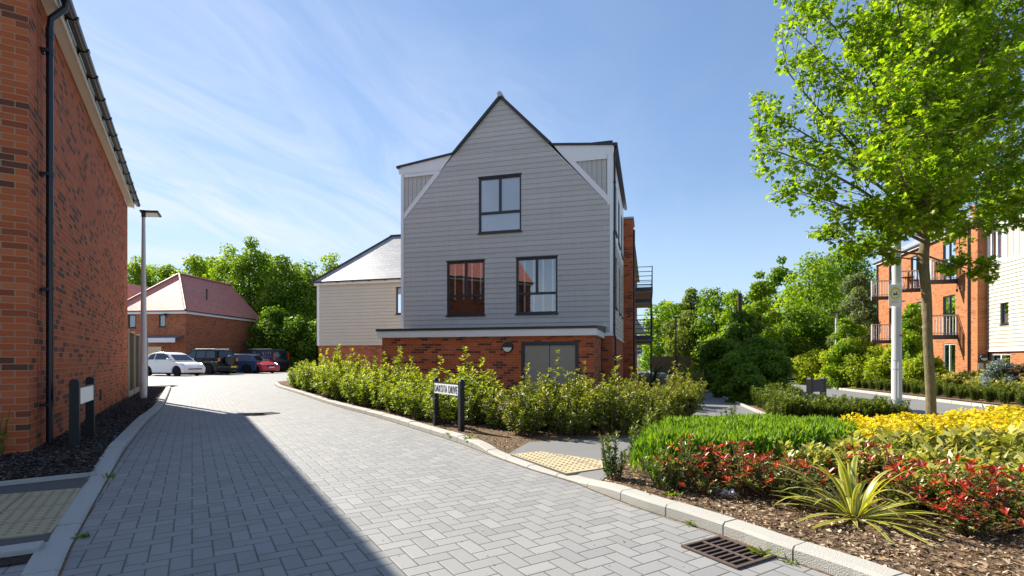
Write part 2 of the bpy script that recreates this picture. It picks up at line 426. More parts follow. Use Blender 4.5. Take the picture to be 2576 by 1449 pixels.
def boards(b, poly, holes, to3, pitch=.175, z0=0.0, thick=.016, base=.004):
    lo = min(p[1] for p in poly); hi = max(p[1] for p in poly)
    k0 = math.floor((lo - z0) / pitch) - 1; zs = [z0 + pitch*k for k in range(k0, int((hi - z0)/pitch) + 2)]
    for a, c, p in pieces(poly, holes, zs):
        zb = z0 + pitch * math.floor(((a + c)/2 - z0) / pitch)
        off = lambda z: base + thick * (1 - (z - zb) / pitch)
        b.face([to3(s, z, off(z)) for s, z in p])
        bot = sorted([q for q in p if abs(q[1] - a) < 1e-4])
        if len(bot) >= 2 and abs(a - zb) < 1e-3:
            l, r = bot[0], bot[-1]
            b.face([to3(l[0], a, off(a)), to3(r[0], a, off(a)), to3(r[0], a, base), to3(l[0], a, base)])
    for s0, s1, h0, h1 in holes:
        for q in (((s0,h0),(s1,h0)), ((s1,h0),(s1,h1)), ((s1,h1),(s0,h1)), ((s0,h1),(s0,h0))):
            b.face([to3(*q[0], thick), to3(*q[1], thick), to3(*q[1], -.12), to3(*q[0], -.12)])
def rect(a): return [(a[0],a[2]),(a[1],a[2]),(a[1],a[3]),(a[0],a[3])]

def window(parent, h, to3, layout='two_over_one', frame=None, glass=None, fw=.065, inset=.03, blind=None, sill=True, label=None, split=.36):
    """h=(s0,s1,z0,z1); builds frame > pane(s), sill, blind"""
    s0, s1, z0, z1 = h; fm = frame or M['anth']; g = glass or M['glass']
    b = MB()
    def bx(a0, a1, c0, c1, o0, o1):
        pts = [to3(a0,c0,o0), to3(a1,c0,o0), to3(a1,c1,o0), to3(a0,c1,o0)]
        v = Vector(to3(a0,c0,o1)) - Vector(to3(a0,c0,o0)); b.extr(pts, v)
    o0, o1 = -inset - .07, -inset
    bx(s0, s0+fw, z0, z1, o0, o1); bx(s1-fw, s1, z0, z1, o0, o1)
    bx(s0+fw, s1-fw, z0, z0+fw, o0, o1); bx(s0+fw, s1-fw, z1-fw, z1, o0, o1)
    panes = []; zi0, zi1, si0, si1 = z0+fw, z1-fw, s0+fw, s1-fw; m = fw*.6
    if layout in ('two_over_one', 'two_over_two'):
        zs = z0 + (z1-z0)*split; sm = (s0+s1)/2
        bx(si0, si1, zs-m, zs+m, o0, o1+.002); bx(sm-m, sm+m, zs+m, zi1, o0, o1+.004)
        panes += [(si0, sm-m, zs+m, zi1), (sm+m, si1, zs+m, zi1)]
        panes += [(si0, si1, zi0, zs-m)]
    elif layout == 'two':
        sm = (s0+s1)/2; bx(sm-m, sm+m, zi0, zi1, o0, o1+.004); panes += [(si0, sm-m, zi0, zi1), (sm+m, si1, zi0, zi1)]
    else: panes.append((si0, si1, zi0, zi1))
    w = b.build('window', fm, parent)
    if label: w['label'] = label
    for q in panes:
        p = MB(); p.face([to3(s, z, -inset-.035) for s, z in rect(q)]); p.build('pane', g, w)
    if sill:
        p = MB(); pts = [to3(s0-.03,z0-.045,-.03), to3(s1+.03,z0-.045,-.03), to3(s1+.03,z0-.003,-.03), to3(s0-.03,z0-.003,-.03)]
        p.extr(pts, Vector(to3(s0,z0,.06)) - Vector(to3(s0,z0,-.03))); p.build('sill', fm, w)
    if blind == 'flat':
        p = MB(); p.face([to3(s, z, -inset-.10) for s, z in rect((s0-.02, s1+.02, z0-.02, z1+.02))])
        for k in range(9):
            s = s0 + (s1-s0)*(k+.5)/9; p.face([to3(s-.004,z0,-inset-.097), to3(s+.004,z0,-inset-.097), to3(s+.004,z1,-inset-.097), to3(s-.004,z1,-inset-.097)])
        p.build('blind', M['blind'], w)
    elif blind:
        p = MB(); lo = z0 + fw if blind == 'slats' else z0 + (z1-z0)*.30; n = 4
        for k in range(n):
            s = s0 + fw + (s1-s0-2*fw)*(k+.5)/n + .02
            pts = [to3(s,lo,-inset-.06), to3(s+.05,lo,-inset-.065), to3(s+.05,z1,-inset-.065), to3(s,z1,-inset-.06)]; p.face(pts)
        p.build('blind', M['blind'], w)
    return w
CLOUD_ANG, CLOUD_SEED, CLOUD_B, SKY_S, EXPO = 66.0, 4.0, 3.7, .122, 1.2
# =================================================================== GROUND
def catmull(pts, n=8):
    pts = [Vector(p) for p in pts]; out = []
    for i in range(len(pts) - 1):
        p0 = pts[max(i-1, 0)]; p1 = pts[i]; p2 = pts[i+1]; p3 = pts[min(i+2, len(pts)-1)]
        for k in range(n):
            t = k / n
            out.append(.5*((2*p1) + (p2-p0)*t + (2*p0-5*p1+4*p2-p3)*t*t + (3*p1-p0-3*p2+p3)*t*t*t))
    out.append(pts[-1]); return out
sheet('ground', [(-400,-60,-.66),(400,-60,-.66),(400,700,-.66),(-400,700,-.66)], M['lawn'])
sheet('ground', [(-400,-60,-.06),(5,-60,-.06),(6.3,5,-.06),(6.4,9,-.06),(6.6,12,-.06),(8.1,17,-.06),(9.6,24,-.06),(13.5,40,-.06),(20,60,-.06),(20,700,-.06),(-400,700,-.06)], M['lawn'])
sheet('paved_road', [(-70,-14,0),(3,-14,0),(3,2.2,0),(1.9,2.6,0),(0,7,0),(-2,10,0),(-9,24,0),(-9,62,0),(-70,62,0)], M['paver'])

RK = [(690,966,.08),(701,974.5,.08),(750,990,.08),(833,1018,.08),(950,1050,.08),(1029,1074,.08),(1145,1111,.08),(1195,1129,.075),(1240,1147,.035),(1328,1178.5,.028),
      (1400,1200,.028),(1452,1216,.03),(1490,1232,.055),(1530,1248,.075),(1621,1282,.08),(1736,1319,.08),(1881,1370,.08),(1944,1395,.08),(2100,1449,.08)]
rk = [G(x, y) for x, y, h in RK]; rk = [Vector((p.x, p.y, RK[i][2])) for i, p in enumerate(rk)]
rk.append(rk[-1] + (rk[-1]-rk[-2]).normalized()*1.2); rk[-1].z = .08; rk.append(rk[-1] + Vector((1.6,-.9,0)))
LK = [(430,976,.07),(410,1022,.07),(372,1060,.07),(320,1124,.07),(298,1158,.06),(270,1204,.014),(225,1284,.012),(177.5,1374,.012),(145,1449,.012)]
lk = [G(x, y) for x, y, h in LK]; lk = [Vector((p.x, p.y, LK[i][2])) for i, p in enumerate(lk)]
lk.append(lk[-1] + (lk[-1]-lk[-2]).normalized()*1.5)
def offs(path, d):
    out = []
    for i, p in enumerate(path):
        t = path[min(i+1, len(path)-1)] - path[max(i-1, 0)]; t.z = 0; t.normalize()
        out.append(p + Vector((-t.y, t.x, 0)) * d)
    return out
def kerb(path, side, width, length, mat, parent=None):
    """kerbstones with worn joints; side=+1: stones lie to the left of the path"""
    fine = catmull(path, 10); b = MB()
    d = [0]
    for a, c in zip(fine, fine[1:]): d.append(d[-1] + (Vector((c.x,c.y,0)) - Vector((a.x,a.y,0))).length)
    ins = offs(fine, side*width); bev = offs(fine, side*.018)
    def at(q, arr):
        k = min(max(np.searchsorted(d, q) - 1, 0), len(d) - 2); f = (q - d[k]) / max(d[k+1]-d[k], 1e-6)
        return arr[k].lerp(arr[k+1], min(max(f, 0), 1))
    q = 0.0; prnd = random.Random(3)
    while q < d[-1] - .05:
        e = min(q + length*(prnd.choice([.5, 1, 1]) if length > .6 else 1), d[-1]); g = .005
        dz = prnd.uniform(-.005, .005)
        st = [q + g + (e - q - 2*g)*k/3 for k in range(4)]
        ring = []
        for s in st:
            o = at(s, fine); v = at(s, bev); i = at(s, ins); h = o.z + dz
            ring.append([(o.x,o.y,-.03), (o.x,o.y,max(h-.018,0.002)), (v.x,v.y,h), (i.x,i.y,h+.002), (i.x,i.y,-.03)])
        n = len(b.v)
        for r_ in ring: b.v += r_
        for k in range(3):
            for m in range(4): b.f.append((n+k*5+m, n+k*5+m+1, n+k*5+5+m+1, n+k*5+5+m))
        b.f.append((n,n+1,n+2,n+3,n+4)); b.f.append(tuple(n+15+m for m in (4,3,2,1,0)))
        q = e
    o = b.build('kerb', mat); return tag(o, kind='structure')
kerb(rk, +1, .13, .46, M['kerb'])
kerb(lk, -1, .15, .915, M['kerb_left'])
# bedding mortar under the kerb joints, just below their tops
rkf = catmull(rk, 6); lkf = catmull(lk, 6)
def strip(name, path, d0, d1, dz, mat, z=None):
    a = offs(path, d0); c = offs(path, d1); b = MB()
    for i in range(len(path)-1):
        q = [a[i], a[i+1], c[i+1], c[i]]; b.face([(p.x, p.y, (p.z + dz) if z is None else z) for p in q])
    return tag(b.build(name, mat), kind='structure')
strip('kerb_bedding', rkf, .012, .12, -.022, M['mulch_dark'])
strip('gutter_grit', rkf, -.016, .0, 0, M['mulch'], z=.003)
strip('gutter_grit', lkf, .0, .012, 0, M['mulch'], z=.003)
rin = offs(rkf, .13); lin = offs(lkf, -.15)

# --- right hand beds: split by the crossing with the buff tactile slabs
def near_i(path, px, py, z=0):
    g = G(px, py, z); return min(range(len(path)), key=lambda i: (path[i].xy - g.xy).length)
iA = near_i(rkf, 1262, 1153); iB = near_i(rkf, 1478, 1226)
BZ = .062
bedA = [Vector((p.x, p.y, max(p.z - .014, .02))) for p in rin[:iA+1]]
pathA = [G(1262,1141,.03), G(1330,1112,BZ), G(1580,1100,BZ), G(1735,1062,BZ), G(1742,1010,BZ), G(1741,962,BZ)]
sheet('planting_bed', [(p.x, p.y, p.z) for p in bedA] + [(p.x, p.y, p.z) for p in pathA[1:]] + [(8.5,30,BZ),(6,40,BZ),(-10,40,BZ),(-11,24,BZ)], M['mulch'])
pathB = [G(1490,1222,.04), G(1530,1195,BZ), G(1600,1120,BZ), G(1700,1085,BZ), G(1940,1052,BZ), G(1785,986,BZ), G(1762,958,BZ)]
bedB = [Vector((p.x, p.y, max(p.z - .014, .03))) for p in rin[iB:]]
XR = Frame(16.0, 16.2, -8.5)      # line of the side road's far kerb; the land falls about half a metre towards it
rr = lambda s, t, z: tuple(XR.w(s, t, z)); RZ = -.55
bank = [(9.5,1.2),(7.8,5.0),(7.0,7.4),(6.6,9.0),(6.8,12.0),(8.3,17.0),(9.8,24.0),(13.6,40.0)]
sheet('planting_bed', [(p.x, p.y, p.z) for p in pathB[1:]] + [(13,47,BZ)] + [(x,y,BZ) for x, y in reversed(bank)] + [(6,-1.5,BZ)] + [(p.x, p.y, p.z) for p in reversed(bedB)], M['mulch'])
foot = [rr(-5.2,t,RZ+.01) for t in (-16,-11,-8,-5,0,7,14,24)]
bb = MB()
for i in range(len(bank)-1): bb.face([(*bank[i],BZ),foot[i],foot[i+1],(*bank[i+1],BZ)])
tag(bb.build('planting_bank', M['mulch']), kind='structure')
bslope = lambda s: RZ + .13 + .5*min(max(s,0)/6,1)
sheet('footpath', [(p.x, p.y, p.z) for p in rin[iA:iB+1]] + [(p.x, p.y, p.z) for p in pathB[1:]] + [(15,48,BZ),(9,44,BZ)] + [(p.x, p.y, p.z) for p in reversed(pathA[1:])], M['asphalt'])
b = MB()
for a, c in zip(pathB[2:], pathB[3:]): b.bar(a + Vector((0,0,.0)), c + Vector((0,0,.0)), .05, .09)
tag(b.build('path_edging', M['kerb']), kind='structure')
# side road, its far kerb and the bed rising beyond it
sheet('side_road', [rr(-.5,-22,RZ), rr(0,-8,RZ), rr(0,13,RZ), rr(1.4,22,RZ), rr(5,34,RZ), rr(2,40,RZ), rr(-3.4,26,RZ), rr(-5.2,14,RZ), rr(-5.2,-8,RZ), rr(-5.2,-22,RZ)], M['asphalt'])
kb = MB()
for t in range(-20, 13): kb.extr([rr(0,t+.01,RZ-.03), rr(.15,t+.01,RZ-.03), rr(.15,t+.01,RZ+.11), rr(.02,t+.01,RZ+.11)], Vector(rr(0,t+.99,0)) - Vector(rr(0,t+.01,0)))
tag(kb.build('kerb', M['kerb']), kind='structure')
kb = MB()
for s0_, s1_ in ((.14,6),(6,34)): kb.face([rr(s0_,-22,bslope(s0_)), rr(s1_,-22,bslope(s1_)), rr(s1_,32,bslope(s1_)), rr(s0_ if s0_ > 1 else 4.5,32,bslope(s0_)), rr(s0_ if s0_ > 1 else .16,13,bslope(s0_))])
tag(kb.build('planting_bed', M['mulch']), kind='structure')
sheet('lawn', [(20,44,-.5),(36,40,-.5),(60,100,-.5),(22,100,-.5)], M['lawn'])

# --- left hand bed and crossing
CLx, CLy = -5.43, 5.75
HF = Frame(CLx, CLy, 122)      # left house: x along its long wall (away), y into the house
iL0 = near_i(lkf, 270, 1204)
eA = G(232,1196,.02); du = Vector((-.848,-.53,0))
bed = [(p.x, p.y, max(p.z-.015, .02)) for p in lin[:iL0+1]] + [tuple(eA)] + [tuple(eA + du*3.2 + Vector((-.25,.4,0)))] + [tuple(HF.w(0,3,.05)), tuple(HF.w(-.05,-.0,.05)), tuple(HF.w(10.4,0,.0)), tuple(HF.w(18.2,.0,.0)), tuple(HF.w(17.9,-1.1,.03))]
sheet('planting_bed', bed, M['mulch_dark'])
def lq(name, pts, mat, ext=3.0):
    """a strip of the left pavement: two kerb-side corners run out of frame"""
    a, c = pts; return sheet(name, [tuple(a), tuple(a + du*ext), tuple(c + du*ext), tuple(c)], mat)
q0, q1, q2, q3, q4, q5 = (G(232,1197,.016), G(203,1228,.016), G(130,1341,.016), G(120,1362,.016), G(96,1393,.016), G(50,1449,.016))
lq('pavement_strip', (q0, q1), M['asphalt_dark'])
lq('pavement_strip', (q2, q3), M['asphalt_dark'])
lq('block_paving', (q3 + Vector((-.03,-.07,-.004)), q4 + Vector((-.1,-2.2,-.004))), M['brown_block'])
lq('pavement_base', (q0 + Vector((.02,0,-.006)), q4 + Vector((.03,-.1,-.006))), M['mulch_dark'], 2.9)
eb = MB()
for k in range(4): eb.boxb(k*.8+.006, (k+1)*.8-.006, -.065, .065, -.05, .014)
em = eb.build('edging_kerb', M['kerb_left'], bevel=.008); em.location = (q3+q4)/2 + Vector((0,0,.012)); em.rotation_euler = (0,0,math.atan2(du.y,du.x)); tag(em, kind='structure')
eb = MB(); eb.boxb(0, 3.2, -.025, .025, -.03, .03); em = eb.build('edging_kerb', M['kerb_left']); em.location = eA + Vector((.02,.02,.0)); em.rotation_euler = (0,0,math.atan2(du.y-.12,du.x-.0)); tag(em, kind='structure')

def tactile(label, a, ax, ay, lx, ly, col, poly=None, slope=None):
    """buff slabs with raised domes every 67 mm"""
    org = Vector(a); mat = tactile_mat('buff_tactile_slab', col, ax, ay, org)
    root = thing('tactile_paving', label, 'tactile paving', org)
    P2 = poly or [(0,0),(lx,0),(lx,ly),(0,ly)]
    zf = slope or (lambda u, v: 0.0)
    b = MB(); tp = [tuple(ax*u + ay*v + Vector((0,0,zf(u,v)+.004))) for u, v in P2]
    b.extr([(p[0],p[1],p[2]-.03) for p in tp], (0,0,.03)); b.build('slab', mat, root)
    d = MB(); n = 8; s = .4/6
    def inside(u, v):
        c = False
        for i in range(len(P2)):
            (x0,y0),(x1,y1) = P2[i], P2[i-1]
            if (y0 > v) != (y1 > v) and u < (x1-x0)*(v-y0)/(y1-y0)+x0: c = not c
        return c
    us = [p[0] for p in P2]; vs = [p[1] for p in P2]
    for i in range(int(min(us)/s)-1, int(max(us)/s)+1):
        for j in range(int(min(vs)/s)-1, int(max(vs)/s)+1):
            u, v = (i+.5)*s, (j+.5)*s
            if all(inside(u+du_, v+dv_) for du_ in (-.018,.018) for dv_ in (-.018,.018)):
                c = ax*u + ay*v + Vector((0,0,zf(u,v)+.004)); k = len(d.v)
                for r_, h in ((.0135,0),(.0115,.004),(.007,.006)):
                    for m in range(n):
                        an = 2*math.pi*m/n; d.v.append((c.x+r_*math.cos(an), c.y+r_*math.sin(an), c.z+h))
                for q in range(2):
                    for m in range(n): d.f.append((k+q*n+m, k+q*n+(m+1)%n, k+(q+1)*n+(m+1)%n, k+(q+1)*n+m))
                d.f.append(tuple(k+2*n+m for m in range(n)))
    tag(d.build('raised_domes', paint('dome_shade_tone', tuple(x*.62 for x in col), .85, .2, var=.3, scale=9), root, smooth=True), kind='stuff')  # dome colour darkened to paint in the shading of the dots
    return root
tl = (q1 - q2); L = tl.length
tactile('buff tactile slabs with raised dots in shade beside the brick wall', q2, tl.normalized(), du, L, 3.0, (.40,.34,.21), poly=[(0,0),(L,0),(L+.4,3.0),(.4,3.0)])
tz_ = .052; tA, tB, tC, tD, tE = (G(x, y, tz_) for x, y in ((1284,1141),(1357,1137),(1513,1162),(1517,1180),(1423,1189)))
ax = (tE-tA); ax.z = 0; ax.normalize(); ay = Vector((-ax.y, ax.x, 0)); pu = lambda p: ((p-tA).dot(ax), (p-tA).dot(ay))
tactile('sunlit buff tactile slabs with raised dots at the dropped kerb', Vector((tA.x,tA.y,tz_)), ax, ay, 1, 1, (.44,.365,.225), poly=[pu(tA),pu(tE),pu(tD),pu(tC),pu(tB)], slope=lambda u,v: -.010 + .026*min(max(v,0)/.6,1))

# --- gully grate
gp = [G(1721,1379.5), G(1799,1348), G(1940,1398), G(1869,1439.5)]
go = (gp[0]+gp[1]+gp[2]+gp[3])/4; gx = ((gp[2]-gp[1]) + (gp[3]-gp[0]))/2; gy = ((gp[1]-gp[0])+(gp[2]-gp[3]))/2
gl, gw = gx.length, gy.length; gr = thing('gully_grate', 'rusty cast iron gully grate set in the paving by the kerb', 'drain grate', (go.x,go.y,.002), math.atan2(gx.y,gx.x))
b = MB(); fw_ = .022
b.boxb(-gl/2,gl/2,-gw/2,-gw/2+fw_,0,.012); b.boxb(-gl/2,gl/2,gw/2-fw_,gw/2,0,.012); b.boxb(-gl/2,-gl/2+fw_,-gw/2+fw_,gw/2-fw_,0,.012); b.boxb(gl/2-fw_,gl/2,-gw/2+fw_,gw/2-fw_,0,.012)
b.build('frame', M['iron'], gr, bevel=.003)
b = MB(); b.boxb(-gl/2+fw_,gl/2-fw_,-.010,.010,.001,.011); nb = 8
for k in range(1, nb):
    x = -gl/2+fw_ + (gl-2*fw_)*k/nb
    b.boxb(x-.0065,x+.0065,-gw/2+fw_,-.0105,.001,.010); b.boxb(x-.0065,x+.0065,.0105,gw/2-fw_,.001,.010)
b.build('bars', M['iron'], gr, bevel=.002)
b = MB(); b.boxb(-gl/2+.01,gl/2-.01,-gw/2+.01,gw/2-.01,-.002,.0005); b.build('pit', M['pit'], gr)
# second, far grate
g2 = G(659,1042); r2 = thing('gully_grate', 'small dark gully grate in the paving at the shadow corner', 'drain grate', (g2.x,g2.y,.002), R(58))
b = MB(); b.boxb(-.28,.28,-.16,.16,0,.004); b.build('pit', M['pit'], r2)
b = MB()
for s in (-1,1): b.boxb(-.28,.28,s*.16-.02,s*.16+.02,0,.012); b.boxb(s*.28-.02,s*.28+.02,-.139,.139,0,.012)
for k in range(1,8): b.boxb(-.28+.07*k-.012,-.28+.07*k+.012,-.138,.138,.004,.010)
b.build('frame', M['iron'], r2)

# =================================================================== LEFT BRICK HOUSE
root = thing('brick_house', 'tall red brick house wall in shade with black gutter, at the left edge', 'house', HF.w(0,0), R(122))
LH, HD, HL = 5.45, 8.0, 10.4
pz = 40; rise = math.tan(R(pz))*HD/2
b = MB()
t3 = lambda s, z, o: (s, -o, z)                     # long wall, outward is -y
wall(b, [(0,-.1),(HL,-.1),(HL,LH),(0,LH)], [], t3)
gab = lambda x: [(x,0,-.1),(x,HD,-.1),(x,HD,LH),(x,HD/2,LH+rise),(x,0,LH)]
b.face(gab(0)); b.face(gab(HL)); b.face([(0,HD,-.1),(HL,HD,-.1),(HL,HD,LH),(0,HD,LH)])
b.build('wall', M['brick'], root)
b = MB(); oh = .12; th = .09
for sgn in (0, 1):
    y0 = -.14 if sgn == 0 else HD+.14; z0 = LH+.12 - .14*math.tan(R(pz)) + .05
    pts = [(-oh,y0,z0),(-oh,HD/2,LH+rise+.17),(-oh,HD/2,LH+rise+.17+th),(-oh,y0,z0+th)]
    b.extr(pts, (HL+2*oh,0,0))
b.build('roof', M['red_tile'], root)
b = MB(); b.boxb(-.1,HL+.08,-.13,-.003,LH,LH+.03); b.build('soffit', M['cream'], root)
b = MB(); b.boxb(-.1,HL+.08,-.155,-.132,LH-.02,LH+.17); b.build('fascia', M['cream'], root)
# half round gutter with brackets and unions
b = MB(); gr_ = .062; gc = (-.225, LH+.135); n = 10
pr = [(gc[0]+gr_*math.cos(math.pi+math.pi*k/n), gc[1]+gr_*math.sin(math.pi+math.pi*k/n)) for k in range(n+1)]
pr2 = [(gc[0]+(gr_-.006)*math.cos(math.pi+math.pi*k/n), gc[1]+(gr_-.006)*math.sin(math.pi+math.pi*k/n)) for k in range(n+1)]
b.extr([(-.15,y,z) for y, z in pr + pr2[::-1]], (HL+.35,0,0))
for x in (-.15, HL+.2): b.extr([(x-.005,y,z) for y, z in pr], (.01,0,0))
gut = b.build('gutter', M['black'], root, smooth=True)
x = .12; k = 0
while x < HL + .1:
    b = MB()
    w_ = .055 if k % 5 != 2 else .10
    po = [(gc[0]+(gr_+.012)*math.cos(math.pi+math.pi*q/n), gc[1]+(gr_+.012)*math.sin(math.pi+math.pi*q/n)) for q in range(n+1)]
    pi_ = [(gc[0]+(gr_+.001)*math.cos(math.pi+math.pi*q/n), gc[1]+(gr_+.001)*math.sin(math.pi+math.pi*q/n)) for q in range(n+1)]
    b.extr([(x,y,z) for y, z in po + pi_[::-1]], (w_,0,0)); b.boxb(x+.01,x+w_-.01,-.17,-.156,LH+.05,LH+.15)
    b.build('gutter_bracket', M['black'], gut); x += .82; k += 1
b = MB(); dx, dy = .56, -.080; pr_ = .036
b.tube([(dx,dy,-.02),(dx,dy,LH-.30)], pr_, 14); b.tube([(dx,dy,LH-.32),(dx,dy-.01,LH-.18),(dx,gc[0]+.0,LH+.0),(dx,gc[0],LH+.09)], pr_, 14)
for z in (.55, 1.95, 3.35, 4.85): b.tube([(dx,dy,z-.03),(dx,dy,z+.03)], pr_+.006, 14); b.boxb(dx-.075,dx-.03,-.085,-.03,z-.018,z+.018); b.boxb(dx-.08,dx+.06,-.03,.0,z-.014,z+.014)
b.tube([(dx,dy,2.75),(dx,dy,2.84)], pr_+.005, 14); b.tube([(dx,dy,LH-.42),(dx,dy,LH-.31)], pr_+.005, 14)
b.build('downpipe', M['navy'], root, smooth=True)
b = MB(); b.boxb(.40,.412,-.003,.0,-.05,LH); b.build('movement_joint', M['fence'], root)
b = MB(); b.boxb(5.2,5.42,-.012,.0,.28,.5)
for k in range(5): b.boxb(5.22,5.40,-.016,-.012,.30+.04*k,.315+.04*k)
b.build('air_brick', M['interior'], root)

# timber fence that carries on from the house end
fr_ = thing('timber_fence', 'brown close boarded timber fence behind the lamp post', 'fence', HF.w(HL+.05,.02), R(122))
FL = 1.83
for k in range(4):
    b = MB(); x0 = k*FL + .06
    m_ = 15
    for q in range(m_):
        a = x0 + (FL-.12)*q/m_; b.boxb(a, a+(FL-.12)/m_+.012, -.018-.008*(q%2), -.006-.008*(q%2), .17, 1.86-.0*q)
    b.boxb(x0, x0+FL-.12, -.045, .02, 1.86, 1.89)
    b.build('fence_panel', M['fence'], fr_)
    b = MB(); b.boxb(x0, x0+FL-.12, -.03, .03, -.05, .165); b.build('gravel_board', M['fence_post'], fr_)
for k in range(5):
    b = MB(); b.boxb(k*FL-.055, k*FL+.055, -.055, .055, -.1, 1.97); b.build('post', M['fence_post'], fr_, bevel=.01)

# =================================================================== MAIN GABLED BUILDING
MF = Frame(3.21, 16.40, -15); fr3 = lambda t: (lambda s, z, o: (s, t - o, z))
root = thing('apartment_building', 'grey boarded three storey building with a steep pointed gable', 'apartment building', MF.w(0,0), R(-15))
px = lambda x, y, t=0.0: MF.front(x, y, t)
sL = px(1009,700)[0]; sR = 0.0; SR1 = px(1533,700)[0]; SL1 = px(1016,700)[0]
w_top = px(1204,440)+px(1311,585); w_lo1 = px(1124,656)+px(1219,794); w_lo2 = px(1298,648)+px(1402,791)
mkh = lambda a: (a[0], a[2], a[3], a[1])
def flat(hh): # horizontals at mean height
    return hh
holes = [mkh(w_top), mkh(w_lo1), mkh(w_lo2)]
zu0 = MF.front(1257,584,0)[1]; zu1 = MF.front(1257,443,0)[1]
zl0 = (px(1171,792)[1] + px(1350,789)[1])/2; zl1 = (px(1171,656)[1] + px(1350,648)[1])/2
holes = [(holes[0][0],holes[0][1],zu0,zu1), (holes[1][0],holes[1][1],zl0,zl1), (holes[2][0],holes[2][1],zl0,zl1)]
apex = px(1257,241); shL = px(1015,551); shR = px(1533,514)
gable = [(SL1,1.97),(SL1,shL[1]),apex,(SR1,shR[1]),(SR1,1.97)]
b = MB(); boards(b, gable, holes, fr3(0.0), pitch=.172, z0=1.97); b.build('gable_cladding', M['clad'], root)
window(root, holes[0], fr3(0.0), blind='flat'); window(root, holes[1], fr3(0.0), blind='short'); window(root, holes[2], fr3(0.0), blind='slats')
# flashings over the window heads
for h in holes:
    b = MB(); b.boxb(h[0]-.02,h[1]+.02,-.035,-.0,h[3],h[3]+.03); b.build('head_flashing', M['anth'], root)
# side walls and back of the front block
T1 = 7.2; ez = px(1544,359)[1]; ezl = px(1001,418)[1]
sd3 = lambda s0: (lambda t, z, o: (s0 + o, t, z)); sdl3 = lambda s0: (lambda t, z, o: (s0 - o, t, z))
sideh = [(1.3,2.2,2.9,4.7),(3.6,4.5,2.9,4.7),(5.4,6.1,2.9,4.7),(.9,2.1,5.5,7.2),(3.0,4.2,5.5,7.2),(5.1,6.3,5.5,7.2)]
b = MB(); boards(b, [(.06,1.88),(T1,1.88),(T1,5.2),(.06,5.2)], sideh[:3], sd3(0.0), z0=1.88); b.build('side_cladding', M['clad_beige'], root)
b = MB(); wall(b, [(.06,5.2),(T1,5.2),(T1,ez-.15),(.06,ez-.15)], sideh[3:], sd3(0.012)); b.build('dormer_side_panel', M['white'], root)
for h in sideh: window(root, h, sd3(0.012), layout='two')
b = MB(); wall(b, [(0.0,-.1),(T1,-.1),(T1,1.88),(0.0,1.88)], [], sd3(0.0)); wall(b, [(-2.5+.05,-.1),(-.2,-.1),(-.2,1.8),(-2.45,1.8)], [], sd3(px(1741,990,-2.47)[0] if False else -.33))
b.face([(-.33,0,-.1),(0,0,-.1),(0,0,1.9),(-.33,0,1.9)])
b.build('side_brickwork', M['brick'], root)
b = MB(); b.face([(sL+.02,0.06,-.1),(sL+.02,T1,-.1),(sL+.02,T1,ezl-.1),(sL+.02,.06,ezl-.1)]); b.build('left_side_cladding', M['clad_beige'], root)
# white flashing board at the plinth corner and floors that keep the inside dark
b = MB(); b.boxb(-.36,.02,-.03,.0,1.86,1.965); b.boxb(.0221,.04,-.03,T1,1.845,1.90); b.build('plinth_board', M['white'], root)
b = MB(); b.boxb(sL+.08,-.05,.9,.95,2.0,8.5); b.boxb(sL+.08,-.05,.14,.9,4.85,5.0); b.build('interior_partition', M['interior'], root)
# white trims
b = MB()
def pp(b, pts, t, th): b.extr([(px(x,y,t)[0], t, px(x,y,t)[1]) for x, y in pts], (0, th, 0))
b.boxb(sL, SL1-.004, -.03, .06, 1.97, px(1004,437)[1])
b.build('corner_board', M['white'], root)
b = MB(); b.boxb(px(1527,450)[0], sR+.02, -.027, .058, shR[1]-.02, px(1543,386)[1]); b.boxb(SR1+.004, sR+.02, -.028, .0585, 1.966, shR[1]-.022); b.build('corner_board', M['white'], root)
b = MB(); pp(b, [(1016,551),(1109.5,431),(1094,435),(1016,536)], -.034, .05); b.build('raking_trim', M['white'], root)
b = MB(); pp(b, [(1532,514),(1420,397),(1440,400),(1526,489)], -.034, .05); b.build('raking_trim', M['white'], root)
b = MB(); pp(b, [(1016,447),(1016,438.5),(1109.5,428.5),(1095,438)], -.026, .05); b.build('header_trim', M['white'], root)
b = MB(); pp(b, [(1526,399),(1440,407),(1421.5,397.6),(1526,385)], -.026, .05); b.build('header_trim', M['white'], root)
b = MB(); pp(b, [(1003,439),(1001.5,419),(1138,386.5),(1109,428)], -.02, .06); b.build('dormer_fascia', M['white'], root)
b = MB(); pp(b, [(1543,385),(1420,397.5),(1387,360),(1544.5,360)], -.02, .06); b.build('dormer_fascia', M['white'], root)
for poly, nn in ((((1017,446),(1093,440),(1017,535)), 7), (((1441,407),(1526,399),(1526,490)), 7)):
    b = MB(); q = [px(x,y,.03) for x, y in poly]; lo = min(p[0] for p in q); hi = max(p[0] for p in q)
    for k in range(nn):
        a, c = lo+(hi-lo)*k/nn, lo+(hi-lo)*(k+1)/nn-.012
        p = clip(clip(q, 0, a, False), 0, c, True)
        if p: b.extr([(s, .03-.012, z) for s, z in p], (0,.02,0))
    b.extr([(s,.045,z) for s, z in q], (0,.02,0)); b.build('dormer_panel', M['clad'], root)
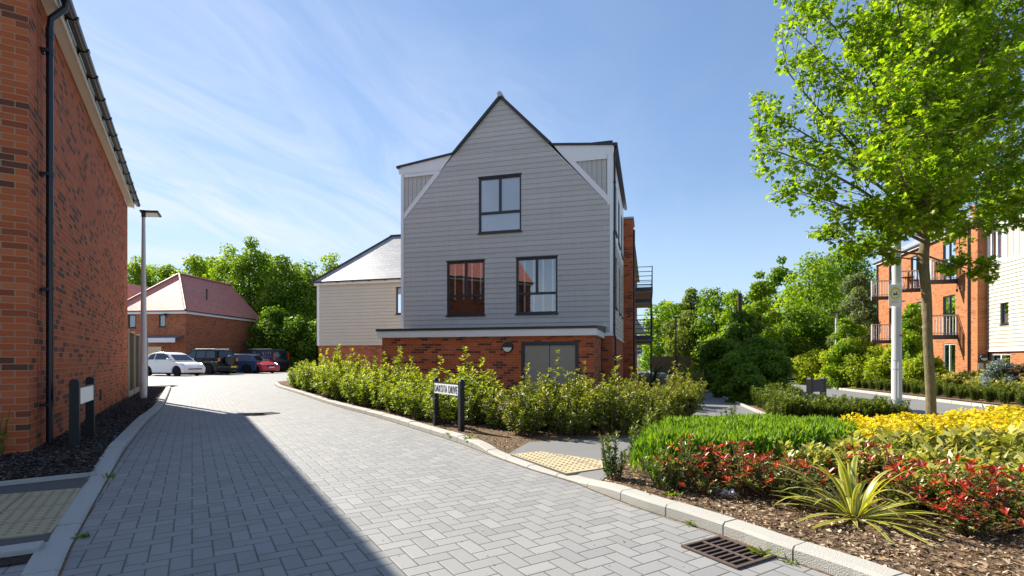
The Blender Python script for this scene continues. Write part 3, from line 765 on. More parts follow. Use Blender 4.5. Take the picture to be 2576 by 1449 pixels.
# roofs
ridge = px(1257,236,-.1); jR = px(1386.5,357,-.1); jL = px(1140,378,-.1); dl = px(1135,388,-.05)
b = MB(); T2 = T1
b.extr([(ridge[0],-.10,ridge[1]),(jR[0],-.10,jR[1]),(jR[0]-.10,-.10,jR[1]-.03),(ridge[0],-.10,ridge[1]-.12)], (0,T2+.1,0))
b.extr([(ridge[0]-.002,-.10,ridge[1]),(jL[0]-.05,-.10,jL[1]-.06),(jL[0]+.06,-.10,jL[1]-.06),(ridge[0]-.002,-.10,ridge[1]-.12)], (0,T2+.1,0))
roof = b.build('roof', M['lead'], root)
b = MB(); b.tube([(ridge[0],-.16,ridge[1]-.02),(ridge[0],T2,ridge[1]-.02)], .085, 12); b.build('ridge_tile', M['galv'], roof, smooth=True)
oR = px(1546,358,-.06); oL = px(999,418.5,-.06)
b = MB(); b.extr([(jR[0]-.02,-.07,jR[1]-.02),(oR[0]+.05,-.07,oR[1]-.01),(oR[0]+.05,-.07,oR[1]-.075),(jR[0]-.02,-.07,jR[1]-.085)], (0,T2,0)); b.build('dormer_roof', M['lead'], root)
b = MB(); b.extr([(jL[0]+.02,-.07,px(1138,386)[1]+.02),(oL[0]-.03,-.07,oL[1]+.01),(oL[0]-.03,-.07,oL[1]-.055),(jL[0]+.02,-.07,px(1138,386)[1]-.045)], (0,T2,0)); b.build('dormer_roof', M['lead'], root)
b = MB(); b.tube([(px(1062,395)[0],1.2,px(1062,400)[1]-.15),(px(1062,395)[0],1.2,px(1062,392)[1]+.08)], .04, 10); b.tube([(px(1062,395)[0],1.2,px(1062,392)[1]+.08),(px(1062,395)[0],1.2,px(1062,392)[1]+.18)], .065, 10); b.build('vent_pipe', M['lead'], root)
# gutters and downpipe on the right flank
b = MB(); b.boxb(.05,.17,-.08,T2,ez-.14,ez-.03); b.build('gutter', M['black'], root)
b = MB(); b.boxb(sL-.16,sL-.03,-.08,T2,ezl-.10,ezl-.02); b.build('gutter', M['black'], root)
b = MB(); b.tube([(.10,.10,ez-.12),(.07,.10,ez-.35),(.06,.10,2.1),(.06,.12,1.9),(.10,.14,1.8),(.10,.14,-.05)], .036, 10)
for z in (6.8,5.2,3.4,2.2,1.2): b.tube([(.07,.10,z-.025),(.07,.10,z+.025)], .05, 10)
b.build('downpipe', M['black'], root, smooth=True)
# bin store across the front
eS, eT = -.243, -2.55; eL = px(1104.5/1.165,840,eT)[0]
eb_ = px(1500,843,eT)[1]; et_ = px(1500,825,eT)[1]
dh = [(px(1311,900,eT+.1)[0], px(1455,900,eT+.1)[0], -.1, px(1380,859,eT+.1)[1])]
b = MB(); wall(b, [(eL+.12,-.1),(eS-.09,-.1),(eS-.09,eb_+.05),(eL+.12,eb_+.05)], dh, fr3(eT+.1), .12)
b.face([(eL+.12,eT+.1,-.1),(eL+.12,0,-.1),(eL+.12,0,eb_+.05),(eL+.12,eT+.1,eb_+.05)])
b.build('store_brickwork', M['brick'], root)
b = MB(); b.boxb(eL,eS,eT,eT+.03,eb_,et_); b.boxb(eS-.03,eS,eT+.03,0.0,eb_,et_); b.boxb(eL,eL+.03,eT+.03,0,eb_,et_); b.boxb(eL+.03,eS-.03,eT+.03,eT+.12,eb_,eb_+.02); b.boxb(eS-.10,eS-.03,eT+.12,0,eb_,eb_+.02); b.build('store_fascia', M['white'], root)
b = MB(); b.extr([(eL-.03,eT-.03,et_),(eL-.03,eT-.03,et_+.07),(eL-.03,0.05,et_+.20),(eL-.03,.05,et_)], (eS-eL+.06,0,0)); b.build('store_roof', M['lead'], root)
h = dh[0]
b = MB(); y = eT+.1
b.boxb(h[0],h[0]+.09,y-.012,y+.1,-.1,h[3]); b.boxb(h[1]-.09,h[1],y-.012,y+.1,-.1,h[3]); b.boxb(h[0]+.09,h[1]-.09,y-.012,y+.1,h[3]-.10,h[3]); dfr = b.build('door_frame', M['anth'], root)
mid = (h[0]+h[1])/2
for a, c in ((h[0]+.09,mid-.005),(mid+.005,h[1]-.09)):
    b = MB(); b.boxb(a+.004,c-.004,y+.018,y+.06,-.08,h[3]-.105); dd = b.build('door', M['door'], root, bevel=.004)
    if a > mid: b = MB(); b.lathe([(.028,y+.018),(.028,y+.005),(.018,y-.012),(.0,y-.012)], (a+.35,0,.86), 12, 'y'); b.build('handle', M['alloy'], dd)
def bulkhead(parent_root, at, to, lab):
    """round eyelid lamp: dark body, pale lower half lens"""
    r_ = .155; b = MB(); yv = to
    b.lathe([(r_,0),(r_,-.05),(r_*.92,-.085),(r_*.9,-.085)], at, 28, 'y'); la = b.build('wall_lamp', M['anth'], parent_root, smooth=True); la['label'] = lab
    b = MB(); n = 18
    pts = [(at[0]+r_*.80*math.cos(-math.pi*k/n), at[1]-.0855, at[2]-.012+r_*.80*math.sin(-math.pi*k/n)) for k in range(n+1)]
    b.extr(pts, (0,-.025,0)); b.build('lens', M['lens'], la)
    b = MB(); pts = [(at[0]+r_*.98*math.cos(math.pi*k/n), at[1]-.084, at[2]-.008+r_*.98*math.sin(math.pi*k/n)) for k in range(n+1)]
    b.extr(pts, (0,-.04,0)); b.build('hood', M['anth'], la)
lp = px(1278,873,eT+.1); bulkhead(root, (lp[0],eT+.1,lp[1]), -1, 'half moon lamp above the hedge')
# rear blocks with balconies
b = MB(); s1 = .42; tz = 7.5
b.boxb(sL+1,s1,T1+.001,T1+1.6,-.1,tz); b.build('brick_stair_tower', M['brick'], root)
b = MB(); b.boxb(sL+.95,s1+.05,T1-.04,T1+1.65,tz,tz+.08); b.build('tower_coping', M['galv'], root)
b = MB(); b.tube([(s1+.05,T1+.5,0),(s1+.05,T1+.5,7.1)], .045, 8); b.build('downpipe', M['black'], root)
b = MB(); b.boxb(s1,s1+.12,T1+.3,T1+.6,1.15,1.38); la = b.build('wall_lamp', M['anth'], root); la['label'] = 'lamp on the brick pier'
b = MB(); b.boxb(s1+.121,s1+.14,T1+.32,T1+.58,1.12,1.24); b.build('lens', M['lens'], la)
T3 = T1+1.61
b = MB(); b.boxb(sL+1,.25,T3,T3+15,-.1,7.0); b.build('rear_brickwork', M['brick'], root)
b = MB(); b.extr([(sL+.8,T3,7.0),(.45,T3,7.0),((sL+1.2)/2,T3,9.2)], (0,15,0)); b.build('rear_roof', M['slate'], root)
for t0 in (T3+1.0, T3+6.2):
    for z in (2.30, 4.72):
        b = MB(); b.boxb(.251,1.32,t0,t0+3.0,z-.22,z); bal = b.build('balcony', M['balcony'], root)
        b = MB(); b.boxb(.27,1.30,t0+.02,t0+2.98,z-.245,z-.221); b.build('soffit', M['render_panel'], bal)
        b = MB()
        for zz in (.12,.34,.56,.78,1.02): b.bar((.26,t0+.03,z+zz),(1.29,t0+.03,z+zz),.03); b.bar((1.29,t0+.03,z+zz),(1.29,t0+2.97,z+zz),.03); b.bar((.26,t0+2.97,z+zz),(1.29,t0+2.97,z+zz),.03)
        for q in (t0+.03,t0+1.5,t0+2.97): b.bar((1.29,q,z),(1.29,q,z+1.05),.045)
        b.build('railing', M['balcony'], bal)
        if z < 3 and t0 < T3+2:
            b = MB(); b.face([(.30,t0+.05,z+.05),(1.0,t0+.05,z+.05),(.85,t0+.05,z+.35),(.55,t0+.05,z+.85),(.30,t0+.05,z+.95)]); b.build('privacy_cloth', M['render_panel'], bal)
for t0 in (T3+1.0,T3+6.2):
    b = MB(); b.tube([(1.25,t0+.1,0),(1.25,t0+.1,4.5)], .04, 8); b.build('balcony_post', M['balcony'], root)

# =================================================================== SLATE ROOFED WING
root = thing('slate_roof_house', 'beige boarded house with a pale slate hipped roof behind the gable', 'house', MF.w(0,0), R(-15))
tw = 7.35; a = MF.front(799,800,tw); wl = a[0]; wb = MF.front(860,869,tw)[1]; we = MF.front(860,712,tw)[1]; wr = sL + .02 + 1.2; wd = 5.7
wh = [(MF.front(996,750,tw)[0], MF.front(996,750,tw)[0]+1.1, MF.front(1000,790,tw)[1], MF.front(1000,722,tw)[1])]
b = MB(); boards(b, [(wl+.12,wb),(wr,wb),(wr,we),(wl+.12,we)], wh, fr3(tw), pitch=.175, z0=wb, thick=.030); b.build('front_cladding', M['clad_beige'], root)
window(root, wh[0], fr3(tw), layout='one')
b = MB(); boards(b, [(tw+.06,wb),(tw+wd,wb),(tw+wd,we),(tw+.06,we)], [], sdl3(wl), z0=wb, thick=.030); b.build('side_cladding', M['clad_beige'], root)
b = MB(); b.boxb(wl-.03,wl+.118,tw-.03,tw+.058,wb,we); b.build('corner_board', M['white'], root)
b = MB(); b.boxb(wl+.03,wr,tw+.03,tw+wd,-.1,wb-.002); b.build('brickwork', M['brick_brown'], root)
b = MB(); o = .16; zt = we+.10; y0, y1, x0 = tw-o-.06, tw+wd+o, wl-o; hw = (y1-y0)/2; rz_ = zt + 2.95; rx = x0+hw
A_, B_, C_, D_ = (x0,y0,zt), (wr,y0,zt), (wr,y1,zt), (x0,y1,zt); E_, F_ = (rx,y0+hw,rz_), (wr,y0+hw,rz_)
b.face([A_,B_,F_,E_]); b.face([C_,D_,E_,F_]); b.face([D_,A_,E_]); roof = b.build('roof', M['slate'], root)
b = MB(); b.bar(Vector(A_)+Vector((0,0,.03)),Vector(E_)+Vector((0,0,.03)),.16,.07); b.bar(Vector(D_)+Vector((0,0,.03)),Vector(E_)+Vector((0,0,.03)),.16,.07); b.bar(Vector(E_)+Vector((0,0,.03)),Vector(F_)+Vector((0,0,.03)),.18,.08); b.build('hip_tile', M['lead'], roof)
b = MB(); b.boxb(x0+.05,wr,y0+.05,y0+.08,we-.10,zt-.02); b.boxb(x0+.05,x0+.08,y0+.08,y1-.05,we-.10,zt-.02); b.boxb(x0+.08,wr,y0+.081,tw-.03,we-.08,we-.06); b.build('fascia', M['white'], root)
b = MB(); b.boxb(x0-.06,wr,y0-.06,y0+.048,zt-.07,zt-.005); 
for k in range(9): b.boxb(x0+.5+k*.95,x0+.56+k*.95,y0-.065,y0+.05,zt-.10,zt-.072)
b.build('gutter', M['lead'], root)

# =================================================================== RED ROOFED HOUSE BEHIND THE CARS
RF = Frame(-26.8, 42.0, -6); root = thing('brick_house', 'brown brick house with a red tiled hipped roof behind the parked cars', 'house', RF.w(0,0), R(-6))
W_, L_, E0 = 6.4, 10.3, 5.02; f3 = lambda t: (lambda s, z, o: (s, t-o, z))
rp = lambda zx, zy: RF.front((370+zx/4.262)/1.165, (780+zy/4.262)/1.165, 0)
hw1 = rp(405,605)+rp(490,760); hw1 = (hw1[0],hw1[2],hw1[3],hw1[1]); hw2 = rp(22,605)+rp(120,770); hw2 = (hw2[0],hw2[2],hw2[3],hw2[1])
b = MB(); wall(b, [(-W_,-.1),(0,-.1),(0,E0),(-W_,E0)], [hw1,hw2], f3(0.0)); b.face([(0,0,-.1),(0,L_,-.1),(0,L_,E0),(0,0,E0)]); b.face([(-W_,0,-.1),(-W_,L_,-.1),(-W_,L_,E0),(-W_,0,E0)])
rh = 3.55
b.face([(-W_,L_,-.1),(0,L_,-.1),(0,L_,E0),(-W_/2,L_,E0+rh),(-W_,L_,E0)]); b.build('wall', M['brick_brown'], root)
window(root, hw1, f3(0.0), layout='one', fw=.09); window(root, hw2, f3(0.0), layout='one', fw=.09)
b = MB(); b.boxb(-W_+.1,-.1,.5,.55,0,E0); b.build('interior_partition', M['interior'], root)
o = .22; zt = E0+.10
A_, B_, C_, D_ = (-W_-o,-o,zt), (o,-o,zt), (o,L_+.1,zt), (-W_-o,L_+.1,zt); E_, F_ = (-W_/2,3.3,E0+rh+.12), (-W_/2,L_+.1,E0+rh+.12)
b = MB(); b.face([A_,B_,E_]); b.face([B_,C_,F_,E_]); b.face([D_,A_,E_,F_]); roof = b.build('roof', M['red_tile'], root)
b = MB(); up = Vector((0,0,.03))
for p, q in ((A_,E_),(B_,E_),(E_,F_)):
    p, q = Vector(p)+up, Vector(q)+up; b.tube([p,q], .11, 8)
b.build('hip_tile', M['red_ridge'], roof, smooth=True)
b = MB(); vp = Vector(B_).lerp(Vector(C_), .33).lerp(Vector(E_).lerp(Vector(F_),.25), .38); b.tube([vp-Vector((0,0,.1)), vp+Vector((0,0,.75))], .055, 8); b.tube([vp+Vector((0,0,.75)), vp+Vector((0,0,.95))], .08, 8); b.build('vent_pipe', M['black'], roof)
b = MB(); b.boxb(-W_-o+.05,o-.03,-o+.02,-o+.05,E0-.18,zt-.03); b.boxb(o-.05,o-.02,-o+.051,L_+.05,E0-.18,zt-.03); b.boxb(-W_,0,-o+.05,0,E0-.17,E0-.15); b.boxb(.0,o-.051,0,L_,E0-.17,E0-.15); b.build('fascia', M['white'], root)
b = MB(); b.boxb(-W_-o,o+.06,-o-.06,-o+.018,zt-.09,zt-.01); b.boxb(o-.018,o+.06,-o+.02,L_+.1,zt-.09,zt-.01); b.build('gutter', M['black'], root)
b = MB(); b.tube([(.06,L_-.35,0),(.06,L_-.35,E0-.1)], .05, 8); b.build('downpipe', M['black'], root)
b = MB(); b.boxb(.0,.04,L_-.15,L_+.01,-.1,E0-.18); b.build('corner_quoin', M['fence_post'], root)
cx0, cz0 = rp(310,955); cx1, cz1 = rp(725,860)
b = MB(); b.extr([(cx0,-1.0,cz0+.35),(cx0,0,cz1),(cx0,0,cz1-.08),(cx0,-1.0,cz0+.25)], (cx1-cx0,0,0)); can = b.build('porch_canopy', paint('blue_grey_canopy', (.11,.13,.18), .4), root)
b = MB(); b.boxb(cx0,cx1,-1.02,-.99,cz0-.02,cz0+.34); b.build('fascia', M['white'], can)
cc = rp(520,600); b = MB(); b.bar((cc[0],0,cc[1]),(cc[0],-.35,cc[1]),.07); b.box((cc[0]+.05,-.40,cc[1]-.08),(.16,.28,.14)); b.lathe([(.09,-.3),(.1,-.22),(.02,-.18)], (cc[0]+.15,-.35,cc[1]), 10); b.build('security_camera', M['anth'], root)
# the roof further left
RF2 = Frame(-37.9, 50.0, -6); root = thing('brick_house', 'brick house whose dark red roof shows between wall and lamp post', 'house', RF2.w(0,0), R(-6))
b = MB(); b.boxb(-3.4,3.4,.1,10,-.1,5.0); b.build('wall', M['brick_brown'], root)
b = MB(); b.extr([(-3.7,-.1,5.05),(3.7,-.1,5.05),(0,-.1,8.6)], (0,10.3,0)); b.build('roof', M['red_tile'], root)
gt = G(376,933); root = thing('timber_gate', 'tall pale timber gate panel beside the white hatchback', 'gate', (-25.6,36.6,0), R(-6))
b = MB()
for k in range(7): b.boxb(-.6+k*.17,-.6+k*.17+.16,-.02,.0,.05,2.0)
b.build('board', paint('pale_gate_timber', (.46,.37,.26), .75, .2, var=.2), root)
b = MB(); b.boxb(-.6,.58,.001,.04,.3,.4); b.boxb(-.6,.58,.001,.04,1.6,1.7); b.build('rail', M['fence'], root)

# =================================================================== RIGHT HAND APARTMENTS
BF = Frame(21.82, 24.0, -15); root = thing('apartment_building', 'orange brick apartment building with balconies beyond the side road', 'apartment building', BF.w(0,0), R(-15))
sp = lambda zx, zy, s=0.0: BF.side((2550+zx/3.22)/1.165, (700+zy/3.22)/1.165, s)
fl3 = lambda s0: (lambda t, z, o: (s0 - o, t, z))
EZ = 7.45; BL = BF.side(2568/1.165, 900, 0)[0]
dr = lambda x0, x1, z0, z1: (sp(x1,0)[0], sp(x0,0)[0], z0, z1)
zs1 = sp(735,912)[1]; zs2 = sp(735,402)[1]; zg = sp(735,1310)[1]
hs = []
for (x0, x1) in ((684,800),(380,480),(175,215)):
    a, c, _, _ = dr(x0, x1, 0, 0)
    hs += [(a, c, zg, zg+1.75), (a, c, zs1+.02, zs1+2.05), (a, c, zs2+.02, zs2+2.0)]
b = MB(); wall(b, [(0,-.7),(BL,-.7),(BL,EZ),(0,EZ)], hs, fl3(0.0)); sB = BF.front(2483,800,0)[0]
b.face([(0,0,-.7),(sB+.02,0,-.7),(sB+.02,0,EZ+.4),(0,0,EZ+.4)]); b.face([(0,BL,-.1),(8,BL,-.1),(8,BL,EZ),(0,BL,EZ)])
b.boxb(0.0,.55,0.003,.75,EZ,EZ+.4); b.build('brickwork', M['brick_orange'], root)
for h in hs: window(root, h, fl3(0.0), layout='two' if h[1]-h[0] > .8 else 'one', frame=M['rail_grey'] if h[2] < 1 else M['anth'], fw=.06, blind='flat' if h[2] < 1 else None)
b = MB(); b.boxb(.9,.95,.1,BL-.1,0,EZ); b.build('interior_partition', M['interior'], root)
b = MB(); b.boxb(-.14,-.11,.0,BL+.1,EZ-.02,EZ+.16); b.build('fascia', M['white'], root)
b = MB(); b.extr([(-.2,-.02,EZ+.16),(-.2,-.02,EZ+.22),(4,-.02,EZ+2.6),(8,-.02,EZ+.2)], (0,BL+.2,0)); b.build('roof', M['slate'], root)
b = MB(); b.boxb(-.22,-.145,.0,BL+.1,EZ+.08,EZ+.158); b.build('gutter', M['lead'], root)
for t in (sp(940,0)[0], BL-.25):
    b = MB(); b.tube([(-.06,t,0),(-.06,t,EZ)], .045, 8); b.build('downpipe', M['black'], root)
tl1 = sp(570,0,-1.15)[0]; wB = tl1 - sp(818,0)[0]
for i, xl in enumerate((570, 280, 12)):
    t1 = sp(xl,0,-1.15)[0]; t0 = t1 - wB
    for z in (zs1, zs2):
        b = MB(); b.boxb(-1.15,-.001,t0,t1,z-.22,z); bal = b.build('balcony', M['balcony'], root)
        b = MB(); b.boxb(-1.165,-1.151,t0,t1,z-.24,z+.02); b.build('edge_trim', M['rail_grey'], bal)
        b = MB()
        b.bar((-1.12,t0+.02,z+.98),(-.02,t0+.02,z+.98),.05); b.bar((-1.12,t0+.02,z+.98),(-1.12,t1-.02,z+.98),.05); b.bar((-1.12,t0+.02,z+.10),(-.02,t0+.02,z+.10),.03); b.bar((-1.12,t0+.02,z+.1),(-1.12,t1-.02,z+.1),.03); b.bar((-1.12,t1-.02,z+.98),(-.02,t1-.02,z+.98),.05)
        for k in range(9): b.bar((-1.12+k*.1375,t0+.02,z),(-1.12+k*.1375,t0+.02,z+.98),.028 if k % 4 else .05)
        for k in range(1,5): b.bar((-1.12,t0+(t1-t0)*k/4-.02,z),(-1.12,t0+(t1-t0)*k/4-.02,z+.98),.05)
        b.build('railing', M['rail_grey'], bal)
        if z == zs2:
            b = MB(); b.face([(-1.10,t0+.05,z+.13),(-1.10,t1-.05,z+.13),(-1.10,t1-.05,z+.95),(-1.10,t0+.05,z+.95)]); b.build('side_screen', M['lens'], bal)
        lw = MB(); lw.boxb(-.08,-.001,t0+wB*.55,t0+wB*.65,z-.62,z-.5)
        if z == zs2 : lw.build('wall_lamp', M['anth'], root)
def chair(lab, t, s, z, rz):
    r_ = thing('patio_chair', lab, 'chair', BF.w(s,t,z), rz)
    b = MB(); b.boxb(-.24,.24,-.22,.22,.42,.46); b.build('seat', M['teak'], r_)
    b = MB(); b.boxb(-.24,.24,.21,.25,.50,.92); b.build('backrest', M['teak'], r_)
    for x in (-.22,.22):
        for y in (-.2,.22): b = MB(); b.boxb(x-.025,x+.025,y-.025,y+.025,.0,.42 if y < 0 else .9); b.build('leg', M['teak'], r_)
    return r_
t1 = sp(570,0,-1.15)[0]; tb = t1 - wB
chair('brown patio chair on the top balcony nearest the boarded end', tb+wB*.45, -.62, zs2, R(100))
t1b = sp(280,0,-1.15)[0]
chair('brown patio chair on the middle top balcony behind the tree trunk', t1b-wB*.45, -.5, zs2, R(60))
tt = thing('patio_table', 'small brown table on the middle top balcony', 'table', BF.w(-.75,t1b-wB*.75,zs2), 0)
b = MB(); b.lathe([(.28,.60),(.30,.62),(.30,.64)], (0,0,0), 16); b.build('table_top', M['teak'], tt)
for k in range(3): a = k*2.1; b = MB(); b.bar((.2*math.cos(a),.2*math.sin(a),0),(.1*math.cos(a),.1*math.sin(a),.6),.03); b.build('leg', M['teak'], tt)
# boarded block nearer the camera
root2 = thing('boarded_building', 'cream boarded block with white trim at the right edge', 'building', BF.w(0,0), R(-15))
bs = lambda x, y: BF.side(x, y, sB)
zcb = bs(2500,881)[1]; zw = bs(2531,657)[1]; zf = bs(2500,577)[1]; TN = -9.0
lo_h = (bs(2537,0)[0], bs(2517,0)[0], bs(2527,815)[1], bs(2527,762)[1])
up_h = (bs(2521,0)[0], bs(2489,0)[0], bs(2505,655)[1], bs(2505,578)[1])
b = MB(); boards(b, [(TN,zcb),(-.02,zcb),(-.02,zw),(TN,zw)], [lo_h], fl3(sB), pitch=.175, z0=zcb, thick=.024); b.build('cladding', M['clad_cream'], root2)
window(root2, lo_h, fl3(sB), layout='one', frame=M['anth'], fw=.05)
b = MB(); wall(b, [(TN,zw+.12),(-.02,zw+.12),(-.02,zf),(TN,zf)], [up_h], fl3(sB)); b.build('upper_panel', M['clad_cream'], root2)
b = MB()
for k in range(22): b.boxb(sB-.012,sB-.0005,-1.4-.35*k-.04,-1.4-.35*k,zw+.12,zf)
b.build('panel_batten', M['clad_cream'], root2)
window(root2, up_h, fl3(sB), layout='two', frame=M['white'], fw=.07)
b = MB(); b.boxb(sB-.035,sB+.0,TN,-.02,zw,zw+.119); b.boxb(sB-.03,sB,TN,-.02,zcb-.06,zcb-.001); b.boxb(sB-.034,sB,-.14,-.021,zw+.12,zf); b.boxb(sB-.033,sB-.013,bs(2531,0)[0]-.06,bs(2531,0)[0]+.06,zw+.12,zf); b.build('white_trim', M['white'], root2)
b = MB(); b.boxb(sB-.14,sB-.11,TN,-.02,zf,zf+.22); b.boxb(sB-.11,sB,TN,-.02,zf,zf+.02); b.build('fascia', M['white'], root2)
b = MB(); b.extr([(sB-.2,TN,zf+.22),(sB-.2,TN,zf+.30),(sB+4,TN,zf+1.7),(sB+6,TN,zf+.22)], (0,-TN-.02,0)); b.build('roof', M['lead'], root2)
gh = (bs(2537,0)[0], bs(2488,0)[0], .1, zcb-.16)
b = MB(); wall(b, [(TN,-.7),(-.02,-.7),(-.02,zcb-.06),(TN,zcb-.06)], [gh], fl3(sB+.06)); b.build('brick_base', M['brick_orange'], root2)
window(root2, gh, fl3(sB+.06), layout='two', frame=M['rail_grey'])
b = MB(); b.boxb(sB+.9,sB+.95,TN,-.05,0,zf); b.build('interior_partition', M['interior'], root2)
fw1 = BF.front(2455,515,.9)
b = MB(); b.boxb(.3,6,.76,1.0,EZ-.5,8.55); b.build('party_wall', M['brick'], root)
lp = BF.front(2472,900,0)
bulkhead(root, (lp[0],0.0,lp[1]), -1, 'half moon lamp beside the entrance of the boarded block')
b = MB(); q = BF.front(2466,922,0); b.boxb(q[0]-.1,q[0]+.1,-.03,0,q[1]-.16,q[1]+.16); b.build('entry_panel', M['galv'], root)
# small brick building far off between the trees
o_ = P(1985,930,62); root = thing('brick_outbuilding', 'low brick building with dark openings seen under the far trees', 'outbuilding', (o_.x,o_.y,-.5), R(-10))
b = MB(); b.boxb(-4,4,0,4,-.2,.55); b.boxb(-4,-1.6,0,4,.55,1.9); b.boxb(.6,4,0,4,.55,1.9); b.boxb(-4,4,0.001,4,1.9,2.6); b.build('wall', M['brick_orange'], root)
b = MB(); b.boxb(-1.6,.6,.5,.55,.55,1.9); b.build('opening', M['interior'], root)
b = MB(); b.extr([(-4.3,-.3,2.6),(-4.3,4.3,2.6),(-4.3,2,3.6)], (8.6,0,0)); b.build('roof', M['red_tile'], root)
# =================================================================== STREET FURNITURE
def lamp_post(label, base, H, r0, r1, taper0, mat, pan_a, pan_b, off, ring=None):
    root = thing('lamp_post', label, 'lamp post', base)
    b = MB()
    b.tube([(0,0,-.05),(0,0,taper0),(0,0,taper0+.05),(0,0,H-.05)], [r0,r0,r0*.97,r1], 20)
    if ring:
        for z in ring: b.tube([(0,0,z-.006),(0,0,z+.006)], r0+.004, 20)
    b.build('column', mat, root, smooth=True)
    b = MB(); b.boxb(-r0*.45, r0*.45, -r0-.006, -r0*.7, .45, 1.0); b.build('access_door', mat, root, bevel=.01)
    a = Vector(pan_a); c = Vector(pan_b); o = Vector(off) + Vector((0,0,H))
    b = MB(); b.extr([o, o+a, o+a+c, o+c], (0,0,.045)); hd = b.build('lantern', M['lead'], root, bevel=.012)
    b = MB(); b.extr([o+a*.12+c*.14, o+a*.9+c*.14, o+a*.9+c*.86, o+a*.12+c*.86], (0,0,-.012)); b.build('lens', M['lens'], hd)
    b = MB(); b.tube([(0,0,H-.14),(0,0,H+.02)], [r1+.012,r1+.012], 14); b.build('lantern_bracket', M['lead'], root)
    return root
lamp_post('tall grey lamp post with a flat square lantern beside the timber fence', G(361,1003,.02), 5.12, .080, .040, 1.25, M['lamp_brown'], (.47,.06,0), (-.28,.56,0), (-.06,-.08,0))
lb = Vector((5.86, 7.8, .06)); LPX = lambda y: EYE + (HY-y)/F*7.8
rp_ = lamp_post('white lamp post with a yellow watch sign, standing by the round leaved tree', lb, 5.1, .067, .043, LPX(905)-.06, M['lamp_grey'], (.45,.1,0), (-.1,.55,0), (-.06,-.2,0), ring=(LPX(905)-.06, LPX(927)-.06))
# small plate strapped to it
sn = thing('watch_sign', 'white plate with a yellow ring strapped to the white lamp post', 'sign', lb + Vector((-.055,-.080,LPX(745)-.06)), R(-24))
b = MB(); b.boxb(-.105,.06,-.006,0,-.16,.17); b.build('plate', M['sign_white'], sn, bevel=.004)
b = MB(); n = 28; ro, ri = .066, .047
for k in range(n):
    a0, a1 = 2*math.pi*k/n, 2*math.pi*(k+1)/n
    b.face([(-.022+r_*math.cos(a), -.0072, .035+1.38*r_*math.sin(a)) for r_, a in ((ri,a0),(ro,a0),(ro,a1),(ri,a1))])
b.build('yellow_ring', M['yellow'], sn)
b = MB(); b.boxb(-.05,.006,-.0078,-.0066,.005,.028); b.boxb(-.012,.002,-.0078,-.0066,.03,.055); b.boxb(-.045,-.03,-.0078,-.0066,.03,.045); b.build('emblem', paint('brown_sign_ink', (.10,.07,.06), .5), sn)
b = MB(); b.boxb(-.07,.02,-.0072,-.0062,-.105,-.095); b.boxb(-.06,.01,-.0072,-.0062,-.085,-.078); b.build('small_print', M['galv'], sn)
b = MB(); b.tube([(.055,.085,-.09),(.055,.085,-.075)], .070, 18); b.tube([(.055,.085,.09),(.055,.085,.105)], .070, 18); b.build('strap', M['galv'], sn)
b = MB(); b.boxb(-.02,.03,-.001,.001,-.01,.02); st_ = b.build('red_sticker', paint('red_sticker_ink', (.55,.05,.04), .5)); st_.location = lb + Vector((.012,-.0665,LPX(845)-.06))
tag(st_, 'small red sticker on the shaft of the white lamp post', 'sticker')

def name_sign(label, p0, p1, H, text=None, zb0=None, zb1=None, psize=.10, face=1, plate_mat=None, inset=.03):
    d = (p1 - p0); d.z = 0; L = d.length; rz = math.atan2(d.y, d.x); zz = min(p0.z, p1.z)
    root = thing('street_name_sign' if text else 'low_sign', label, 'street sign', (p0.x, p0.y, zz), rz)
    for x, dz in ((0, 0), (L, 0)):
        b = MB(); h = psize/2
        b.boxb(x-h, x+h, -h, h, -.1, H-.02); v = len(b.v)
        b.v += [(x-h,-h,H-.02),(x+h,-h,H-.02),(x+h,h,H-.02),(x-h,h,H-.02),(x-h*.55,-h*.55,H+.012),(x+h*.55,-h*.55,H+.012),(x+h*.55,h*.55,H+.012),(x-h*.55,h*.55,H+.012)]
        b.f += [tuple(v+i for i in q) for q in ((4,5,6,7),(0,1,5,4),(1,2,6,5),(2,3,7,6),(3,0,4,7))]
        b.build('post', M['post'], root)
    b = MB(); yf = -face*inset; h = psize/2
    b.boxb(h*.7, L-h*.7, yf-.012, yf+.012, H-zb1, H-zb0); b.build('plate', plate_mat or M['sign_white'], root, bevel=.003)
    b = MB(); b.boxb(h*.7, L-h*.7, yf-.014, yf+.014, H-zb0+.001, H-zb0+.016); b.build('top_rail', M['post'], root)
    if text:
        cu = bpy.data.curves.new('lettering', 'FONT'); cu.body = text; cu.align_x = 'CENTER'; cu.align_y = 'CENTER'; cu.size = 1.0; cu.extrude = .004; cu.offset = -.012; cu.space_character = 1.12
        to = bpy.data.objects.new('lettering_source', cu); COL.objects.link(to)
        bpy.context.view_layer.update()
        me = bpy.data.meshes.new_from_object(to.evaluated_get(bpy.context.evaluated_depsgraph_get()))
        me.name = 'lettering'
        COL.objects.unlink(to); bpy.data.objects.remove(to)
        xs = [v.co.x for v in me.vertices]; ys = [v.co.y for v in me.vertices]
        tw_, th_ = max(xs)-min(xs), max(ys)-min(ys); cx_, cy_ = (max(xs)+min(xs))/2, (max(ys)+min(ys))/2
        lw_, lh_ = L-psize*1.25, (zb1-zb0)*.66
        me.materials.clear()
        o = link('lettering', me, M['letter'], root)
        o.scale = (lw_/tw_, lh_/th_, 1); o.rotation_euler = (R(90), 0, 0 if face > 0 else R(180))
        zc = H-(zb0+zb1)/2
        o.location = (L/2 - cx_*lw_/tw_, yf-.0125, zc - cy_*lh_/th_)
    return root
s0, s1 = G(1096,1070,.06), G(1160,1086,.06)
name_sign('low street name plate between two charcoal posts, in front of the hedge', s0, s1, .74, 'DAKOTA DRIVE', .065, .225, .072)
